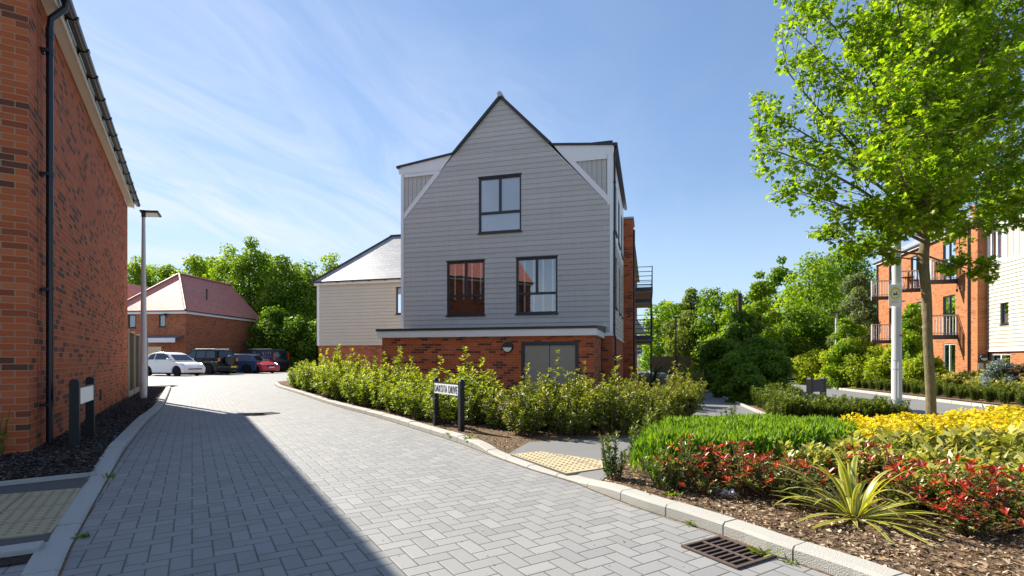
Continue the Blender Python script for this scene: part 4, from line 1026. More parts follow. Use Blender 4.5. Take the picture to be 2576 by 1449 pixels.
s0, s1 = G(188,1123,.05), G(227,1097,.05)
name_sign('low sign on two black posts standing in bark by the left brick wall', s0, s1, .80, None, .10, .30, .092)
s0 = Vector((6.02,10.35,.06)); s1 = Vector((6.44,10.6,.06))
name_sign('low black sign seen from behind, in the clipped hedge by the side road', s0, s1, .66, None, .05, .28, .09, plate_mat=M['lead'])
# round blue road sign far off beside the balconies
q = P(1606.5,882,40); root = thing('road_sign', 'round blue road sign on a thin pole below the balconies', 'road sign', (q.x,q.y,0), 0)
b = MB(); b.tube([(0,0,0),(0,0,q.z+.3)], .035, 8); b.build('pole', M['galv'], root)
b = MB(); b.lathe([(.27,-.05),(.27,-.06)], (0,0,q.z), 24, 'y'); b.build('disc', M['blue_sign'], root)
b = MB(); b.boxb(-.16,.10,-.064,-.061,q.z-.03,q.z+.03); b.extr([(.10,-.061,q.z-.09),(.2,-.061,q.z),(.10,-.061,q.z+.09)],(0,-.003,0)); b.build('white_arrow', M['sign_white'], root)
# thin dark poles and far lamp
q = P(1700,800,34); root = thing('lamp_post', 'thin dark lamp post in front of the round green trees', 'lamp post', (q.x,q.y,0), 0)
b = MB(); b.tube([(0,0,0),(0,0,EYE+(HY-800)/F*34)], [.06,.04], 8); b.build('column', M['lead'], root)
b = MB(); b.boxb(-.15,.3,-.12,.12,EYE+(HY-800)/F*34,EYE+(HY-798)/F*34+.03); b.build('lantern', M['lead'], root)
Yq = 30; q = P(2103,790,Yq); zt = EYE+(HY-787)/F*Yq; root = thing('lamp_post', 'slim lamp post with flat lantern behind the bright hornbeam hedge', 'lamp post', (q.x,q.y,-.3), 0)
b = MB(); zt += .3; b.tube([(0,0,-.3),(0,0,zt)], [.085,.055], 12); b.build('column', M['lamp_brown'], root, smooth=True)
b = MB(); b.extr([(-.45,-.2,zt),(.05,-.3,zt),(.25,.2,zt),(-.35,.25,zt)], (0,0,.05)); b.build('lantern', M['lead'], root)
Yq = 24; q = P(1860,760,Yq); zt = EYE+(HY-741)/F*Yq; root = thing('timber_pole', 'thick bare dark pole rising out of the trees', 'pole', (q.x,q.y,0), 0)
b = MB(); b.tube([(0,0,0),(0,0,zt)], [.11,.10], 12); b.build('shaft', M['bark_dark'], root, smooth=True)
b = MB(); b.tube([(0,0,zt),(0,0,zt+.04)], [.115,.115], 12); b.build('cap', M['lead'], root)
# dark timber fence at the far end of the path
q0_, q1_ = P(1640,930,40), P(1760,930,44)
root = thing('timber_fence', 'dark timber fence far off behind the path', 'fence', (q0_.x,q0_.y,0), math.atan2((q1_-q0_).y,(q1_-q0_).x))
Lf = (q1_.xy-q0_.xy).length; b = MB()
for k in range(int(Lf/.2)): b.boxb(k*.2, k*.2+.19, -.01, .01, .05, 1.35)
b.build('board', M['fence'], root); b = MB()
for k in range(3): 
    b2 = MB(); b2.boxb(k*Lf/2-.05,k*Lf/2+.05,-.06,-.011,0,1.4); b2.build('post', M['bark_dark'], root)
# litter: one pale wrapper in the shrub bed
lt = G(1825,1237,.075); b = MB(); n = 9
top = [(-.075+.15*k/(n-1), .022*math.sin(k*1.3)+.02*(1-abs(k-4)/5), .012+.014*math.sin(k*2.1)) for k in range(n)]; bot = [(-.075+.15*k/(n-1), -.03-.02*(1-abs(k-4)/5), .004+.004*math.sin(k*1.7)) for k in range(n)]
for k in range(n-1): b.face([bot[k],bot[k+1],top[k+1],top[k]])
o = b.build('litter_wrapper', paint('pale_lilac_plastic', (.62,.60,.72), .4, .5, var=.2, scale=30)); o.location = lt; o.rotation_euler = (R(20),0,R(-25)); tag(o, 'crumpled pale wrapper lying under the red shrubs', 'litter')

# =================================================================== VEHICLES
def wheel_mesh(root, x, y, r, w, side, alloy=True, spokes=5):
    b = MB(); b.lathe([(r*.66,-w/2),(r*.93,-w/2),(r,-w*.3),(r,w*.3),(r*.93,w/2),(r*.66,w/2)], (x,y,r), 24, 'y'); wh = b.build('wheel', M['rubber'], root, smooth=True); wh.name = 'wheel'
    b = MB(); o = side*w*.42
    b.lathe([(r*.66,o),(r*.62,o),(r*.60,o-side*.03)], (x,y,r), 24, 'y')
    for k in range(spokes):
        a = 2*math.pi*k/spokes + .3; ca, sa = math.cos(a), math.sin(a)
        b.bar((x+ca*r*.1,y+o,r+sa*r*.1),(x+ca*r*.62,y+o,r+sa*r*.62), r*.24, .02, up=(0,1,0))
    b.lathe([(r*.18,o),(r*.14,o+side*.012)], (x,y,r), 12, 'y'); b.build('rim', M['alloy'], wh, smooth=False)
def car(name, label, loc, rz, L, W, prof, belt, roof, paintm, r, axles, glass_side, extras=(), scale=1.0, group=None, tuck=.16, arch=1.18):
    """prof: outline of the lower body (x,z) along its top from tail to nose; roof: outline of the cabin (x,z)"""
    root = thing(name, label, {'parked_van':'van'}.get(name,'car'), loc, rz, group); root.scale = (scale,)*3
    zb = r*.62
    out = [(p[0], p[1]) for p in prof]; under = []
    xs = sorted(axles, reverse=True); lo = []
    for ax in xs:
        lo.append((ax + r*arch, zb))
        for k in range(1, 10):
            a = math.pi*k/10; lo.append((ax + r*arch*math.cos(a), max(zb, r + r*arch*math.sin(a)*.98 if True else 0)))
        lo.append((ax - r*arch, zb))
    poly = out + [(out[-1][0]-.02, zb)] + lo + [(out[0][0]+.02, zb)]
    b = MB(); n = 3
    ys = [-W/2+.05, -W/2, W/2, W/2-.05]
    def ring(y, sh): return [(p[0]*(1-sh*.015), y, p[1]) for p in poly]
    rings = []
    for y, sh, dz in ((-W/2+.07,1,0),(-W/2,0,0),(W/2,0,0),(W/2-.07,1,0)): pass
    # sides bulge at mid height: three rings per side
    k0 = len(b.v); m = len(poly)
    def half(z): 
        t_ = min(max((z - zb)/(belt - zb), 0), 1.2); return W/2*(1 - .10*max(0, t_-.45)**2*2.2 - .05*(1-t_)**3)
    b.v += [(x, -half(z), z) for x, z in poly] + [(x, half(z), z) for x, z in poly]
    for i in range(m): j = (i+1) % m; b.f.append((i, j, m+j, m+i))
    b.f.append(tuple(range(m-1, -1, -1))); b.f.append(tuple(range(m, 2*m)))
    body = b.build('body', paintm, root, bevel=.045, seg=3)
    for p in body.data.polygons: p.use_smooth = True
    body.data.set_sharp_from_angle(angle=R(50))
    # cabin
    b = MB(); mr = len(roof); zt = max(z for x, z in roof)
    yy = lambda z: (half(belt)-.01) - tuck*(z-belt)/(zt-belt)
    b.v += [(x, -yy(z), z) for x, z in roof] + [(x, yy(z), z) for x, z in roof]
    for i in range(mr): j = (i+1) % mr; b.f.append((i, j, mr+j, mr+i))
    b.f.append(tuple(range(mr-1, -1, -1))); b.f.append(tuple(range(mr, 2*mr)))
    cab = b.build('cabin', paintm, root, bevel=.05, seg=3)
    for p in cab.data.polygons: p.use_smooth = True
    cab.data.set_sharp_from_angle(angle=R(40))
    # side glass
    for sgn in (-1, 1):
        for g in glass_side:
            b = MB(); b.extr([(x, sgn*(yy(z)+.004), z) for x, z in g], (0, sgn*.006, 0)); b.build('side_window', M['car_glass'], root)
    def screen(i, nm, ins=.10, k0=.10, k1=.90):
        (x0,z0),(x1,z1) = roof[i], roof[i+1]; b = MB()
        a = (x0+(x1-x0)*k0, z0+(z1-z0)*k0); c = (x0+(x1-x0)*k1, z0+(z1-z0)*k1)
        nx, nz = (z1-z0), -(x1-x0); ln = math.hypot(nx,nz); nx, nz = nx/ln*.008, nz/ln*.008
        mid = ((roof[0][0]+roof[-1][0])/2, (belt+zt)/2)
        if (a[0]-mid[0])*nx + (a[1]-mid[1])*nz < 0: nx, nz = -nx, -nz
        b.extr([(a[0],-yy(a[1])+ins*.7,a[1]),(a[0],yy(a[1])-ins*.7,a[1]),(c[0],yy(c[1])-ins,c[1]),(c[0],-yy(c[1])+ins,c[1])], (nx,0,nz)); b.build(nm, M['car_glass'], root)
    for e in extras:
        if e[0] == 'screen': screen(*e[1:])
    for ax in axles:
        for sgn in (-1, 1): wheel_mesh(root, ax, sgn*(W/2-.11), r, .21, sgn)
    b = MB(); b.boxb(min(axles)-r*1.15, max(axles)+r*1.15, -W/2+.10, W/2-.10, zb-.06, zb+.5); b.build('underbody', M['rubber'], root)
    for e in extras:
        if e[0] == 'box':
            _, nm, mt, x0,x1,y0,y1,z0,z1,bev = e
            b = MB(); b.boxb(x0,x1,y0,y1,z0,z1); b.build(nm, M.get(mt) if isinstance(mt,str) else mt, root, bevel=bev)
        elif e[0] == 'mirror':
            for sgn in (-1,1): b = MB(); b.box((e[1],sgn*(W/2+.04),e[2]),(.12,.18,.13)); b.build('wing_mirror', paintm, root, bevel=.03)
        elif e[0] == 'round':
            _, nm, mt, x, y, z, r_, d_ = e
            b = MB(); b.lathe([(r_*.9,0),(r_,d_*.3),(r_,d_*.75),(r_*.88,d_)], (x,y,z), 24, 'x'); b.build(nm, M[mt], root, smooth=True)
        elif e[0] == 'poly':
            _, nm, mt, pts, v = e
            b = MB(); b.extr(pts, v); b.build(nm, M.get(mt) if isinstance(mt,str) else mt, root)
    return root
M['headlight'] = paint('headlight_lens', (.62,.64,.66), .12, .8, var=.05)
M['taillight'] = paint('red_tail_lens', (.40,.012,.012), .2, .6, var=.1)
M['amber'] = paint('amber_tail_lens', (.55,.16,.05), .2, .6, var=.1)
M['plate_y'] = paint('yellow_number_plate', (.70,.50,.04), .4, .4, var=.04)
M['plate_w'] = paint('white_number_plate', (.72,.72,.70), .4, .4, var=.04)
M['chrome'] = paint('bright_metal_trim', (.62,.62,.63), .25, .5, metal=.6)
white = car_paint('white_car_paint', (.80,.79,.76)); black = car_paint('black_car_paint', (.008,.010,.013)); blue = car_paint('blue_car_paint', (.035,.07,.16), .3)
red = car_paint('red_car_paint', (.50,.018,.035)); vanp = car_paint('charcoal_van_paint', (.030,.030,.038), .2)
PG = 'vehicles parked in front of the brown brick house'
hd = R(-15)
# white city hatchback, facing right
car('parked_car', 'small rounded white hatchback parked nearest the fence', (-23.0,34.7,0), hd, 3.6, 1.64,
    [(-1.72,.52),(-1.76,.80),(-1.68,.98),(-1.40,1.02),(.35,1.00),(.75,.96),(1.25,.84),(1.62,.70),(1.78,.52),(1.79,.38)], .98,
    [(-1.66,.94),(-1.30,1.28),(-.95,1.44),(-.4,1.50),(.1,1.47),(.42,1.38),(1.02,.93)], white, .30, (-1.13,1.17),
    [[(-1.22,1.03),(-1.02,1.30),(-.72,1.40),(-.62,1.40),(-.66,1.03)],[(-.58,1.03),(-.54,1.40),(.0,1.40),(.32,1.32),(.70,1.03)]],
    [('screen',5,'windscreen'),('screen',0,'rear_window',.16),('mirror',.62,1.04),('box','bumper_strip','black',1.70,1.82,-.5,.5,.40,.47,.02),('box','number_plate','plate_w',1.79,1.81,-.26,.26,.47,.57,.005),
     ('poly','headlight','headlight',[(1.42,-.74,.66),(1.62,-.62,.60),(1.62,-.62,.74),(1.40,-.72,.80)],(.03,-.04,.02)),('poly','headlight','headlight',[(1.42,.74,.66),(1.62,.62,.60),(1.62,.62,.74),(1.40,.72,.80)],(.03,.04,.02)),
     ('poly','tail_light','taillight',[(-1.74,-.72,.72),(-1.72,-.6,.72),(-1.70,-.6,.95),(-1.70,-.72,.95)],(-.03,-.01,0)),('poly','tail_light','taillight',[(-1.74,.72,.72),(-1.72,.6,.72),(-1.70,.6,.95),(-1.70,.72,.95)],(-.03,.01,0)),
     ('box','door_handle','chrome',-.42,-.26,-.845,-.825,.90,.93,.005)], group=PG, scale=1.06)
# black off-roader, tail towards the right, spare wheel on its back door
car('parked_car', 'black off road car with a spare wheel cover on its tailgate', (-22.7,37.7,0), hd+math.pi, 4.45, 1.80,
    [(-2.08,.50),(-2.12,.72),(-2.08,1.10),(-1.9,1.12),(.85,1.10),(1.1,1.06),(1.9,.98),(2.1,.80),(2.14,.5)], 1.10,
    [(-2.06,1.06),(-1.86,1.68),(-1.5,1.74),(.1,1.74),(.36,1.70),(1.02,1.06)], black, .36, (-1.28,1.28),
    [[(-1.80,1.16),(-1.68,1.62),(-1.02,1.64),(-1.02,1.16)],[(-.94,1.16),(-.94,1.64),(-.18,1.64),(-.18,1.16)],[(-.10,1.16),(-.10,1.64),(.22,1.62),(.78,1.16)]],
    [('screen',4,'windscreen'),('screen',0,'rear_window',.14),('mirror',.78,1.16),('round','spare_wheel_cover','lead',-2.34,.0,.98,.36,.20),
     ('box','roof_rail','chrome',-1.6,.05,-.66,-.62,1.76,1.80,.01),('box','roof_rail','chrome',-1.6,.05,.62,.66,1.76,1.80,.01),
     ('box','tail_light','amber',-2.13,-2.06,.68,.86,.92,1.14,.01),('box','tail_light','amber',-2.13,-2.06,-.86,-.68,.92,1.14,.01),('box','rear_bumper','black',-2.22,-2.05,-.86,.86,.44,.62,.03),
     ('box','number_plate','plate_y',-2.245,-2.225,-.62,-.10,.48,.60,.004),('box','side_strip','black',-.9,.9,.895,.915,.66,.76,.005),('box','side_strip','black',-.9,.9,-.915,-.895,.66,.76,.005)], group=PG, scale=1.04)
# dark blue car, tail towards the right
car('parked_car', 'dark blue hatchback seen from behind, next to the black off road car', (-22.0,40.6,0), hd+math.pi+.35, 4.1, 1.74,
    [(-1.92,.48),(-2.0,.72),(-1.94,.98),(-1.7,1.0),(.7,.98),(1.1,.92),(1.8,.80),(1.96,.62),(1.98,.42)], .97,
    [(-1.90,.94),(-1.62,1.36),(-1.2,1.46),(-.1,1.46),(.2,1.40),(.95,.93)], blue, .31, (-1.2,1.28),
    [[(-1.55,1.02),(-1.35,1.34),(-.62,1.38),(-.62,1.02)],[(-.54,1.02),(-.54,1.38),(-.05,1.38),(.16,1.33),(.68,1.02)]],
    [('screen',4,'windscreen'),('screen',0,'rear_window',.12),('mirror',.66,1.02),('box','number_plate','plate_y',-2.03,-1.99,-.30,.26,.76,.90,.004),
     ('box','tail_light','taillight',-2.0,-1.93,.58,.84,.74,.95,.02),('box','tail_light','taillight',-2.0,-1.93,-.84,-.58,.74,.95,.02)], group=PG, scale=1.04)
# red hatchback, nose towards the right
car('parked_car', 'bright red hatchback facing right in front of the dark van', (-20.9,41.3,0), hd-.12, 4.1, 1.74,
    [(-1.95,.5),(-1.98,.78),(-1.86,.98),(-1.6,1.0),(.5,.98),(1.0,.92),(1.6,.82),(1.92,.66),(2.0,.5),(2.0,.4)], .97,
    [(-1.85,.94),(-1.5,1.34),(-1.05,1.45),(-.3,1.46),(.12,1.38),(1.0,.92)], red, .31, (-1.24,1.26),
    [[(-1.5,1.02),(-1.25,1.32),(-.62,1.38),(-.62,1.02)],[(-.54,1.02),(-.54,1.38),(-.22,1.38),(.08,1.31),(.66,1.02)]],
    [('screen',4,'windscreen'),('screen',0,'rear_window',.14),('mirror',.66,1.02),('box','number_plate','plate_w',2.0,2.03,-.26,.26,.42,.53,.004),('box','grille','black',1.93,2.015,-.4,.4,.54,.66,.01),
     ('poly','headlight','headlight',[(1.45,-.86,.72),(1.90,-.70,.60),(1.86,-.66,.72),(1.40,-.82,.84)],(.02,-.03,.02)),('poly','headlight','headlight',[(1.45,.86,.72),(1.90,.70,.60),(1.86,.66,.72),(1.40,.82,.84)],(.02,.03,.02))], group=PG, scale=1.0)
# charcoal van, tail towards the right
van = car('parked_van', 'charcoal panel van with pale lettering on its side', (-22.6,45.6,0), hd+math.pi, 4.8, 1.95,
    [(-2.36,.5),(-2.42,.8),(-2.40,1.12),(-2.2,1.14),(1.3,1.12),(1.6,1.06),(2.2,.92),(2.4,.70),(2.42,.42)], 1.12,
    [(-2.39,1.08),(-2.30,1.86),(-2.1,1.94),(.55,1.96),(.9,1.90),(1.62,1.06)], vanp, .34, (-1.45,1.52),
    [[(.38,1.18),(.38,1.78),(.82,1.76),(1.34,1.18)]],
    [('screen',4,'windscreen'),('screen',0,'rear_window',.16,.2,.8),('mirror',1.25,1.2),('box','roof_edge','chrome',-2.0,.3,.70,.76,1.94,1.97,.01),
     ('box','tail_light','taillight',-2.44,-2.34,.78,.95,1.0,1.62,.02),('box','tail_light','taillight',-2.44,-2.34,-.95,-.78,1.0,1.62,.02)], group=PG, scale=1.02)
b = MB(); prl = random.Random(4)
def scribble(x0, x1, z0, z1, n):   # pale, illegible at this distance: strokes the size of the letters
    w_ = (x1-x0)/n
    for k in range(n):
        a = x0 + k*w_
        b.bar((a+.15*w_,.0,z0),(a+.15*w_+prl.uniform(0,.3)*w_,.0,z1),.035,.006,up=(0,1,0)); b.bar((a+.2*w_,0,prl.choice([z0,z1,(z0+z1)/2])),(a+.8*w_,0,prl.choice([z0,z1])),.03,.006,up=(0,1,0))
scribble(-.55,-.15,1.66,1.74,3); scribble(-1.0,.25,1.45,1.56,9); scribble(-.75,.05,1.28,1.35,6); scribble(-2.1,-1.15,1.42,1.72,4); scribble(-2.1,-1.1,1.26,1.32,7)
o = b.build('lettering', paint('pale_van_lettering', (.30,.31,.38), .5), van); o.location = (0,-.905,0)
o2 = o.copy(); COL.objects.link(o2); o2.parent = van; o2.location = (0,.905,0)
# grey car far along the path
q = P(1757,938,38); car('parked_car', 'grey car half hidden at the far end of the footpath', (q.x+1.2,q.y,0), R(70), 4.1, 1.74,
    [(-1.95,.5),(-1.98,.78),(-1.86,.98),(-1.6,1.0),(.5,.98),(1.0,.92),(1.6,.82),(1.92,.66),(2.0,.5),(2.0,.4)], .97,
    [(-1.85,.94),(-1.5,1.34),(-1.05,1.45),(-.3,1.46),(.12,1.38),(1.0,.92)], car_paint('silver_car_paint', (.45,.46,.48), .5), .31, (-1.24,1.26),
    [[(-1.5,1.02),(-1.25,1.32),(-.62,1.38),(-.62,1.02)],[(-.54,1.02),(-.54,1.38),(-.22,1.38),(.08,1.31),(.66,1.02)]],
    [('screen',4,'windscreen'),('screen',0,'rear_window',.14),('box','number_plate','plate_y',-2.0,-1.97,-.26,.26,.7,.82,.004),('box','tail_light','taillight',-1.99,-1.92,.6,.84,.76,.95,.02),('box','tail_light','taillight',-1.99,-1.92,-.84,-.6,.76,.95,.02)])
# =================================================================== PLANTS
def unit(a): return a / np.maximum(np.linalg.norm(a, axis=1, keepdims=True), 1e-9)
def rdir(n): return unit(rng.normal(size=(n, 3)))
SH = {   # leaf outlines in (along, across, lift); faces
 'leaf': (np.array([(0,0,0),(.32,.5,.10),(.75,.36,.08),(1,0,-.06),(.75,-.36,.08),(.32,-.5,.10)]), [(0,1,2,3),(0,3,4,5)]),
 'quad': (np.array([(0,0,0),(.5,.5,.06),(1,0,-.04),(.5,-.5,.06)]), [(0,1,2,3)]),
 'tri':  (np.array([(0,.5,0),(0,-.5,0),(1,0,0)]), [(0,1,2)]),
 'maple': (np.array([(0,0,0),(.05,.30,.02),(.30,.52,-.06),(.36,.30,.03),(.72,.40,-.05),(.62,.16,.03),(1,0,-.08),(.62,-.16,.03),(.72,-.40,-.05),(.36,-.30,.03),(.30,-.52,-.06),(.05,-.30,.02)]), [(0,1,2,3,4,5,6),(0,6,7,8,9,10,11)]),
}
def leaves(name, P_, T, Nn, Ln, Wd, shape, rnd, tip, mat, parent=None):
    tv, tf = SH[shape]; n = len(P_); k = len(tv)
    T = unit(T); B = unit(np.cross(Nn, T)); N2 = np.cross(T, B)
    V = (P_[:,None,:] + T[:,None,:]*(tv[None,:,0:1]*Ln[:,None,None]) + B[:,None,:]*(tv[None,:,1:2]*Wd[:,None,None]) + N2[:,None,:]*(tv[None,:,2:3]*Ln[:,None,None])).reshape(-1,3)
    fl = len(tf); cnt = np.array([len(f) for f in tf]); flat = np.concatenate([np.array(f) for f in tf])
    L_ = (np.arange(n)[:,None]*k + flat[None,:]).ravel().astype(np.int32)
    tot = np.tile(cnt, n).astype(np.int32); st = np.concatenate([[0], np.cumsum(tot)[:-1]]).astype(np.int32)
    me = bpy.data.meshes.new(name); me.vertices.add(len(V)); me.vertices.foreach_set('co', V.astype(np.float32).ravel())
    me.loops.add(len(L_)); me.loops.foreach_set('vertex_index', L_)
    me.polygons.add(len(tot)); me.polygons.foreach_set('loop_start', st); me.polygons.foreach_set('loop_total', tot)
    for nm, arr in (('rnd', rnd), ('tip', tip)):
        a = me.attributes.new(nm, 'FLOAT', 'FACE'); a.data.foreach_set('value', np.repeat(np.asarray(arr, dtype=np.float32), fl))
    me.update(calc_edges=True); me.validate()
    return link(name, me, mat, parent)

LM = {}
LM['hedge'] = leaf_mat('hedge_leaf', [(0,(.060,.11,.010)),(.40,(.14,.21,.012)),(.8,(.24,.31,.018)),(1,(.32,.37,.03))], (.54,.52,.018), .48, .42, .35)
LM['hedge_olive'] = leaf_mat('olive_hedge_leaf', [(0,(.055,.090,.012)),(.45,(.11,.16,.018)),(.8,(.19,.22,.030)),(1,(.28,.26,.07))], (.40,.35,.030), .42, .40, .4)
LM['maple'] = leaf_mat('maple_leaf', [(0,(.10,.20,.010)),(.5,(.17,.30,.012)),(.85,(.24,.37,.016)),(1,(.31,.42,.03))], (.34,.42,.022), .58, .45, .3)
LM['tree'] = leaf_mat('far_tree_leaf', [(0,(.050,.12,.010)),(.5,(.105,.21,.014)),(1,(.19,.29,.024))], (.27,.33,.025), .50, .5, .25)
LM['tree_bright'] = leaf_mat('bright_tree_leaf', [(0,(.09,.18,.010)),(.5,(.16,.28,.014)),(1,(.25,.36,.025))], (.33,.38,.025), .54, .5, .25)
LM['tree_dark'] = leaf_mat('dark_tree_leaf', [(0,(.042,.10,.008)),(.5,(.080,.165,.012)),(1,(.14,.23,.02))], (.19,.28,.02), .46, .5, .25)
LM['tree_grey'] = leaf_mat('grey_willow_leaf', [(0,(.09,.125,.055)),(.5,(.14,.18,.085)),(1,(.21,.25,.12))], (.18,.24,.08), .46, .55, .2)
LM['tree_olive'] = leaf_mat('olive_tree_leaf', [(0,(.075,.12,.020)),(.5,(.13,.185,.030)),(1,(.20,.235,.05))], (.20,.23,.05), .48, .5, .25)
LM['hornbeam'] = leaf_mat('hornbeam_leaf', [(0,(.13,.21,.010)),(.5,(.23,.31,.014)),(1,(.33,.39,.025))], (.40,.41,.03), .52, .5, .25)
LM['feather'] = leaf_mat('feathery_green_leaf', [(0,(.060,.15,.008)),(.5,(.125,.25,.012)),(1,(.21,.33,.03))], (.30,.38,.04), .46, .5)
LM['yew'] = leaf_mat('yew_leaf', [(0,(.022,.060,.010)),(.5,(.055,.115,.014)),(1,(.11,.18,.022))], (.24,.27,.025), .32, .45)
LM['red'] = leaf_mat('red_shrub_leaf', [(0,(.06,.10,.018)),(.30,(.13,.17,.030)),(.48,(.22,.22,.05)),(.52,(.22,.10,.04)),(.56,(.22,.035,.022)),(.8,(.42,.055,.040)),(1,(.50,.17,.11))], (.62,.055,.040), .36, .30, .55)
LM['spiraea'] = leaf_mat('golden_shrub_leaf', [(0,(.24,.28,.012)),(.35,(.52,.46,.015)),(.8,(.66,.55,.020)),(1,(.62,.38,.03))], (.68,.50,.03), .42, .55, .3)
LM['phormium'] = leaf_mat('striped_sword_leaf', [(0,(.085,.13,.014)),(.45,(.20,.23,.025)),(.5,(.36,.36,.05)),(.85,(.52,.48,.10)),(1,(.66,.60,.22))], (.44,.44,.08), .36, .32, .6)
LM['cream'] = leaf_mat('cream_green_leaf', [(0,(.06,.11,.014)),(.5,(.16,.21,.03)),(.6,(.34,.35,.08)),(1,(.55,.52,.20))], (.46,.42,.10), .34, .36, .5)
LM['bluegrey'] = leaf_mat('blue_grey_leaf', [(0,(.10,.14,.14)),(1,(.24,.28,.27))], (.22,.27,.24), .3)
LM['grassy'] = leaf_mat('dark_strap_leaf', [(0,(.025,.050,.028)),(1,(.07,.105,.055))], (.10,.14,.06), .3)
LM['bronze'] = leaf_mat('bronze_leaf', [(0,(.14,.075,.035)),(1,(.26,.16,.07))], (.34,.20,.06), .35)

def branch_mesh(segs, name, mat, parent):
    b = MB()
    for pts, rad in segs: b.tube(pts, rad, 6 if max(rad) < .03 else 10, cap=True)
    return b.build(name, mat, parent, smooth=True)

# ---------------- trees in the distance: trunk, limbs and a crown of leaf clumps
def crown_tree(name, label, base, H, Wc, mat, n, ls, lowest=.12, blobs=26, group=None, seed=1, taper=.55, trunk_r=None, shape='quad', gaps=.0, squash=1.0, trunkmat=None):
    global rng
    r0 = rng; rng = np.random.default_rng(seed)
    root = thing(name, label, 'tree' if 'tree' in name else 'shrub', base, 0, group)
    zc = H*(lowest + (1-lowest)*.5); cs, rs = [], []
    for i in range(blobs):
        u = (i + .5)/blobs; z = H*(lowest + (1-lowest)*u*.93) + rng.normal()*.03*H
        f = math.sin(math.pi*min(1, (u*.86 + .16)))**taper
        a = i*2.4 + rng.uniform(-.5,.5); rr_ = Wc/2*f*math.sqrt(rng.uniform(.12,1))*.78
        cs.append((rr_*math.cos(a), rr_*math.sin(a)*squash, z)); rs.append(Wc*rng.uniform(.13,.21)*(.65+.5*f))
    cs = np.array(cs); rs = np.array(rs); w = rs**2/np.sum(rs**2)
    idx = rng.choice(blobs, n, p=w); d = rdir(n); d[:,2] *= .8
    rad = rs[idx]*(.45 + .55*rng.uniform(0,1,n)**.5)*(1+.10*rng.normal(size=n))
    Pt = cs[idx] + d*rad[:,None]; Pt[:,2] = np.maximum(Pt[:,2], .05)
    Nn = unit(d*.7 + rng.normal(size=(n,3))*.55 + np.array([0,0,.35])); T = unit(np.cross(Nn, rdir(n)) + np.array([0,0,-.25]))
    L_ = ls*rng.uniform(.65,1.35,n); tipv = np.clip((Pt[:,2]-cs[idx][:,2])/rs[idx]*.6 + rng.normal(size=n)*.25, 0, 1)
    br = rng.uniform(0,1,blobs)*.45
    leaves('crown', Pt, T, Nn, L_, L_*.72, shape, np.clip(rng.uniform(0,.6,n)+br[idx],0,1), tipv*.8, mat, root)
    tr = trunk_r or H*.017; segs = [([(0,0,-.2),(rng.normal()*.02*H,rng.normal()*.02*H,H*.35),(rng.normal()*.03*H,rng.normal()*.03*H,H*.75)],[tr*1.25,tr*.8,tr*.3])]
    for k in range(8):
        j = rng.integers(blobs); z0 = H*(.12+.4*rng.uniform()); c = cs[j]
        segs.append(([(0,0,z0), tuple(np.array([0,0,z0])*.5+c*.5+np.array([0,0,.05*H])), tuple(c)], [tr*.5,tr*.3,tr*.1]))
    branch_mesh(segs, 'trunk', trunkmat or M['bark_dark'], root)
    rng = r0
    return root
def tree_px(x, ytop, wpx, Y, name, label, mat, n, lsz, zb=0.0, **kw):
    q = P(x, HY, Y); H = EYE - zb + (HY - ytop)/F*Y; Wc = wpx/F*Y
    return crown_tree(name, label, (q.x, q.y, zb), H, Wc, LM[mat], n, lsz, **kw)
LG = 'trees behind the brown brick house'
for i, (x, yt, w, Y, mt, lab) in enumerate([
    (345,655,110,64,'tree_bright','bright green tree showing just right of the left brick wall'),
    (425,668,110,66,'tree','green tree behind the top of the left lamp post'),
    (495,640,130,62,'tree_bright','bright broad tree rising behind the red hipped roof'),
    (575,628,130,60,'tree_bright','yellow green tree left of the tallest one behind the red roof'),
    (636,608,125,57,'tree','tallest tree of the row behind the red roof'),
    (710,655,125,55,'tree','deep green tree right of the red roof'),
    (775,680,120,54,'tree','deep green tree beside the slate roofed house'),
    (840,652,110,68,'tree_bright','pale green tree peeping over the slate hip'),
    (905,690,110,68,'tree','green tree behind the slate roof'),
    (385,668,120,75,'tree_bright','pale tree in the gap behind the lamp post top'),(535,648,150,74,'tree','tree filling the gap behind the red roof apex'),(672,640,140,70,'tree_bright','bright tree behind the tallest tree'),(745,668,140,72,'tree','tree behind the gap right of the red roof')]):
    tree_px(x, yt-16, w*1.2, Y, 'tree', lab, mt, 15000, .26, lowest=.0, blobs=46, group=LG, seed=20+i, taper=.42, squash=.8)
for i, (x, yt, w, Y) in enumerate([(690,770,110,50),(755,790,120,49),(815,800,100,49),(640,800,60,56)]):
    tree_px(x, yt, w*1.15, Y, 'bushy_tree', ['dark bushy tree behind the charcoal van','dark bushy tree between the van and the beige house','dark bushy tree against the beige boarded corner','dark bush beyond the end of the brown brick house'][i], 'tree_dark', 7000, .24, lowest=.0, blobs=26, group='dark bushes behind the van', seed=50+i, taper=.3)
RG = 'trees beyond the footpath and the side road'
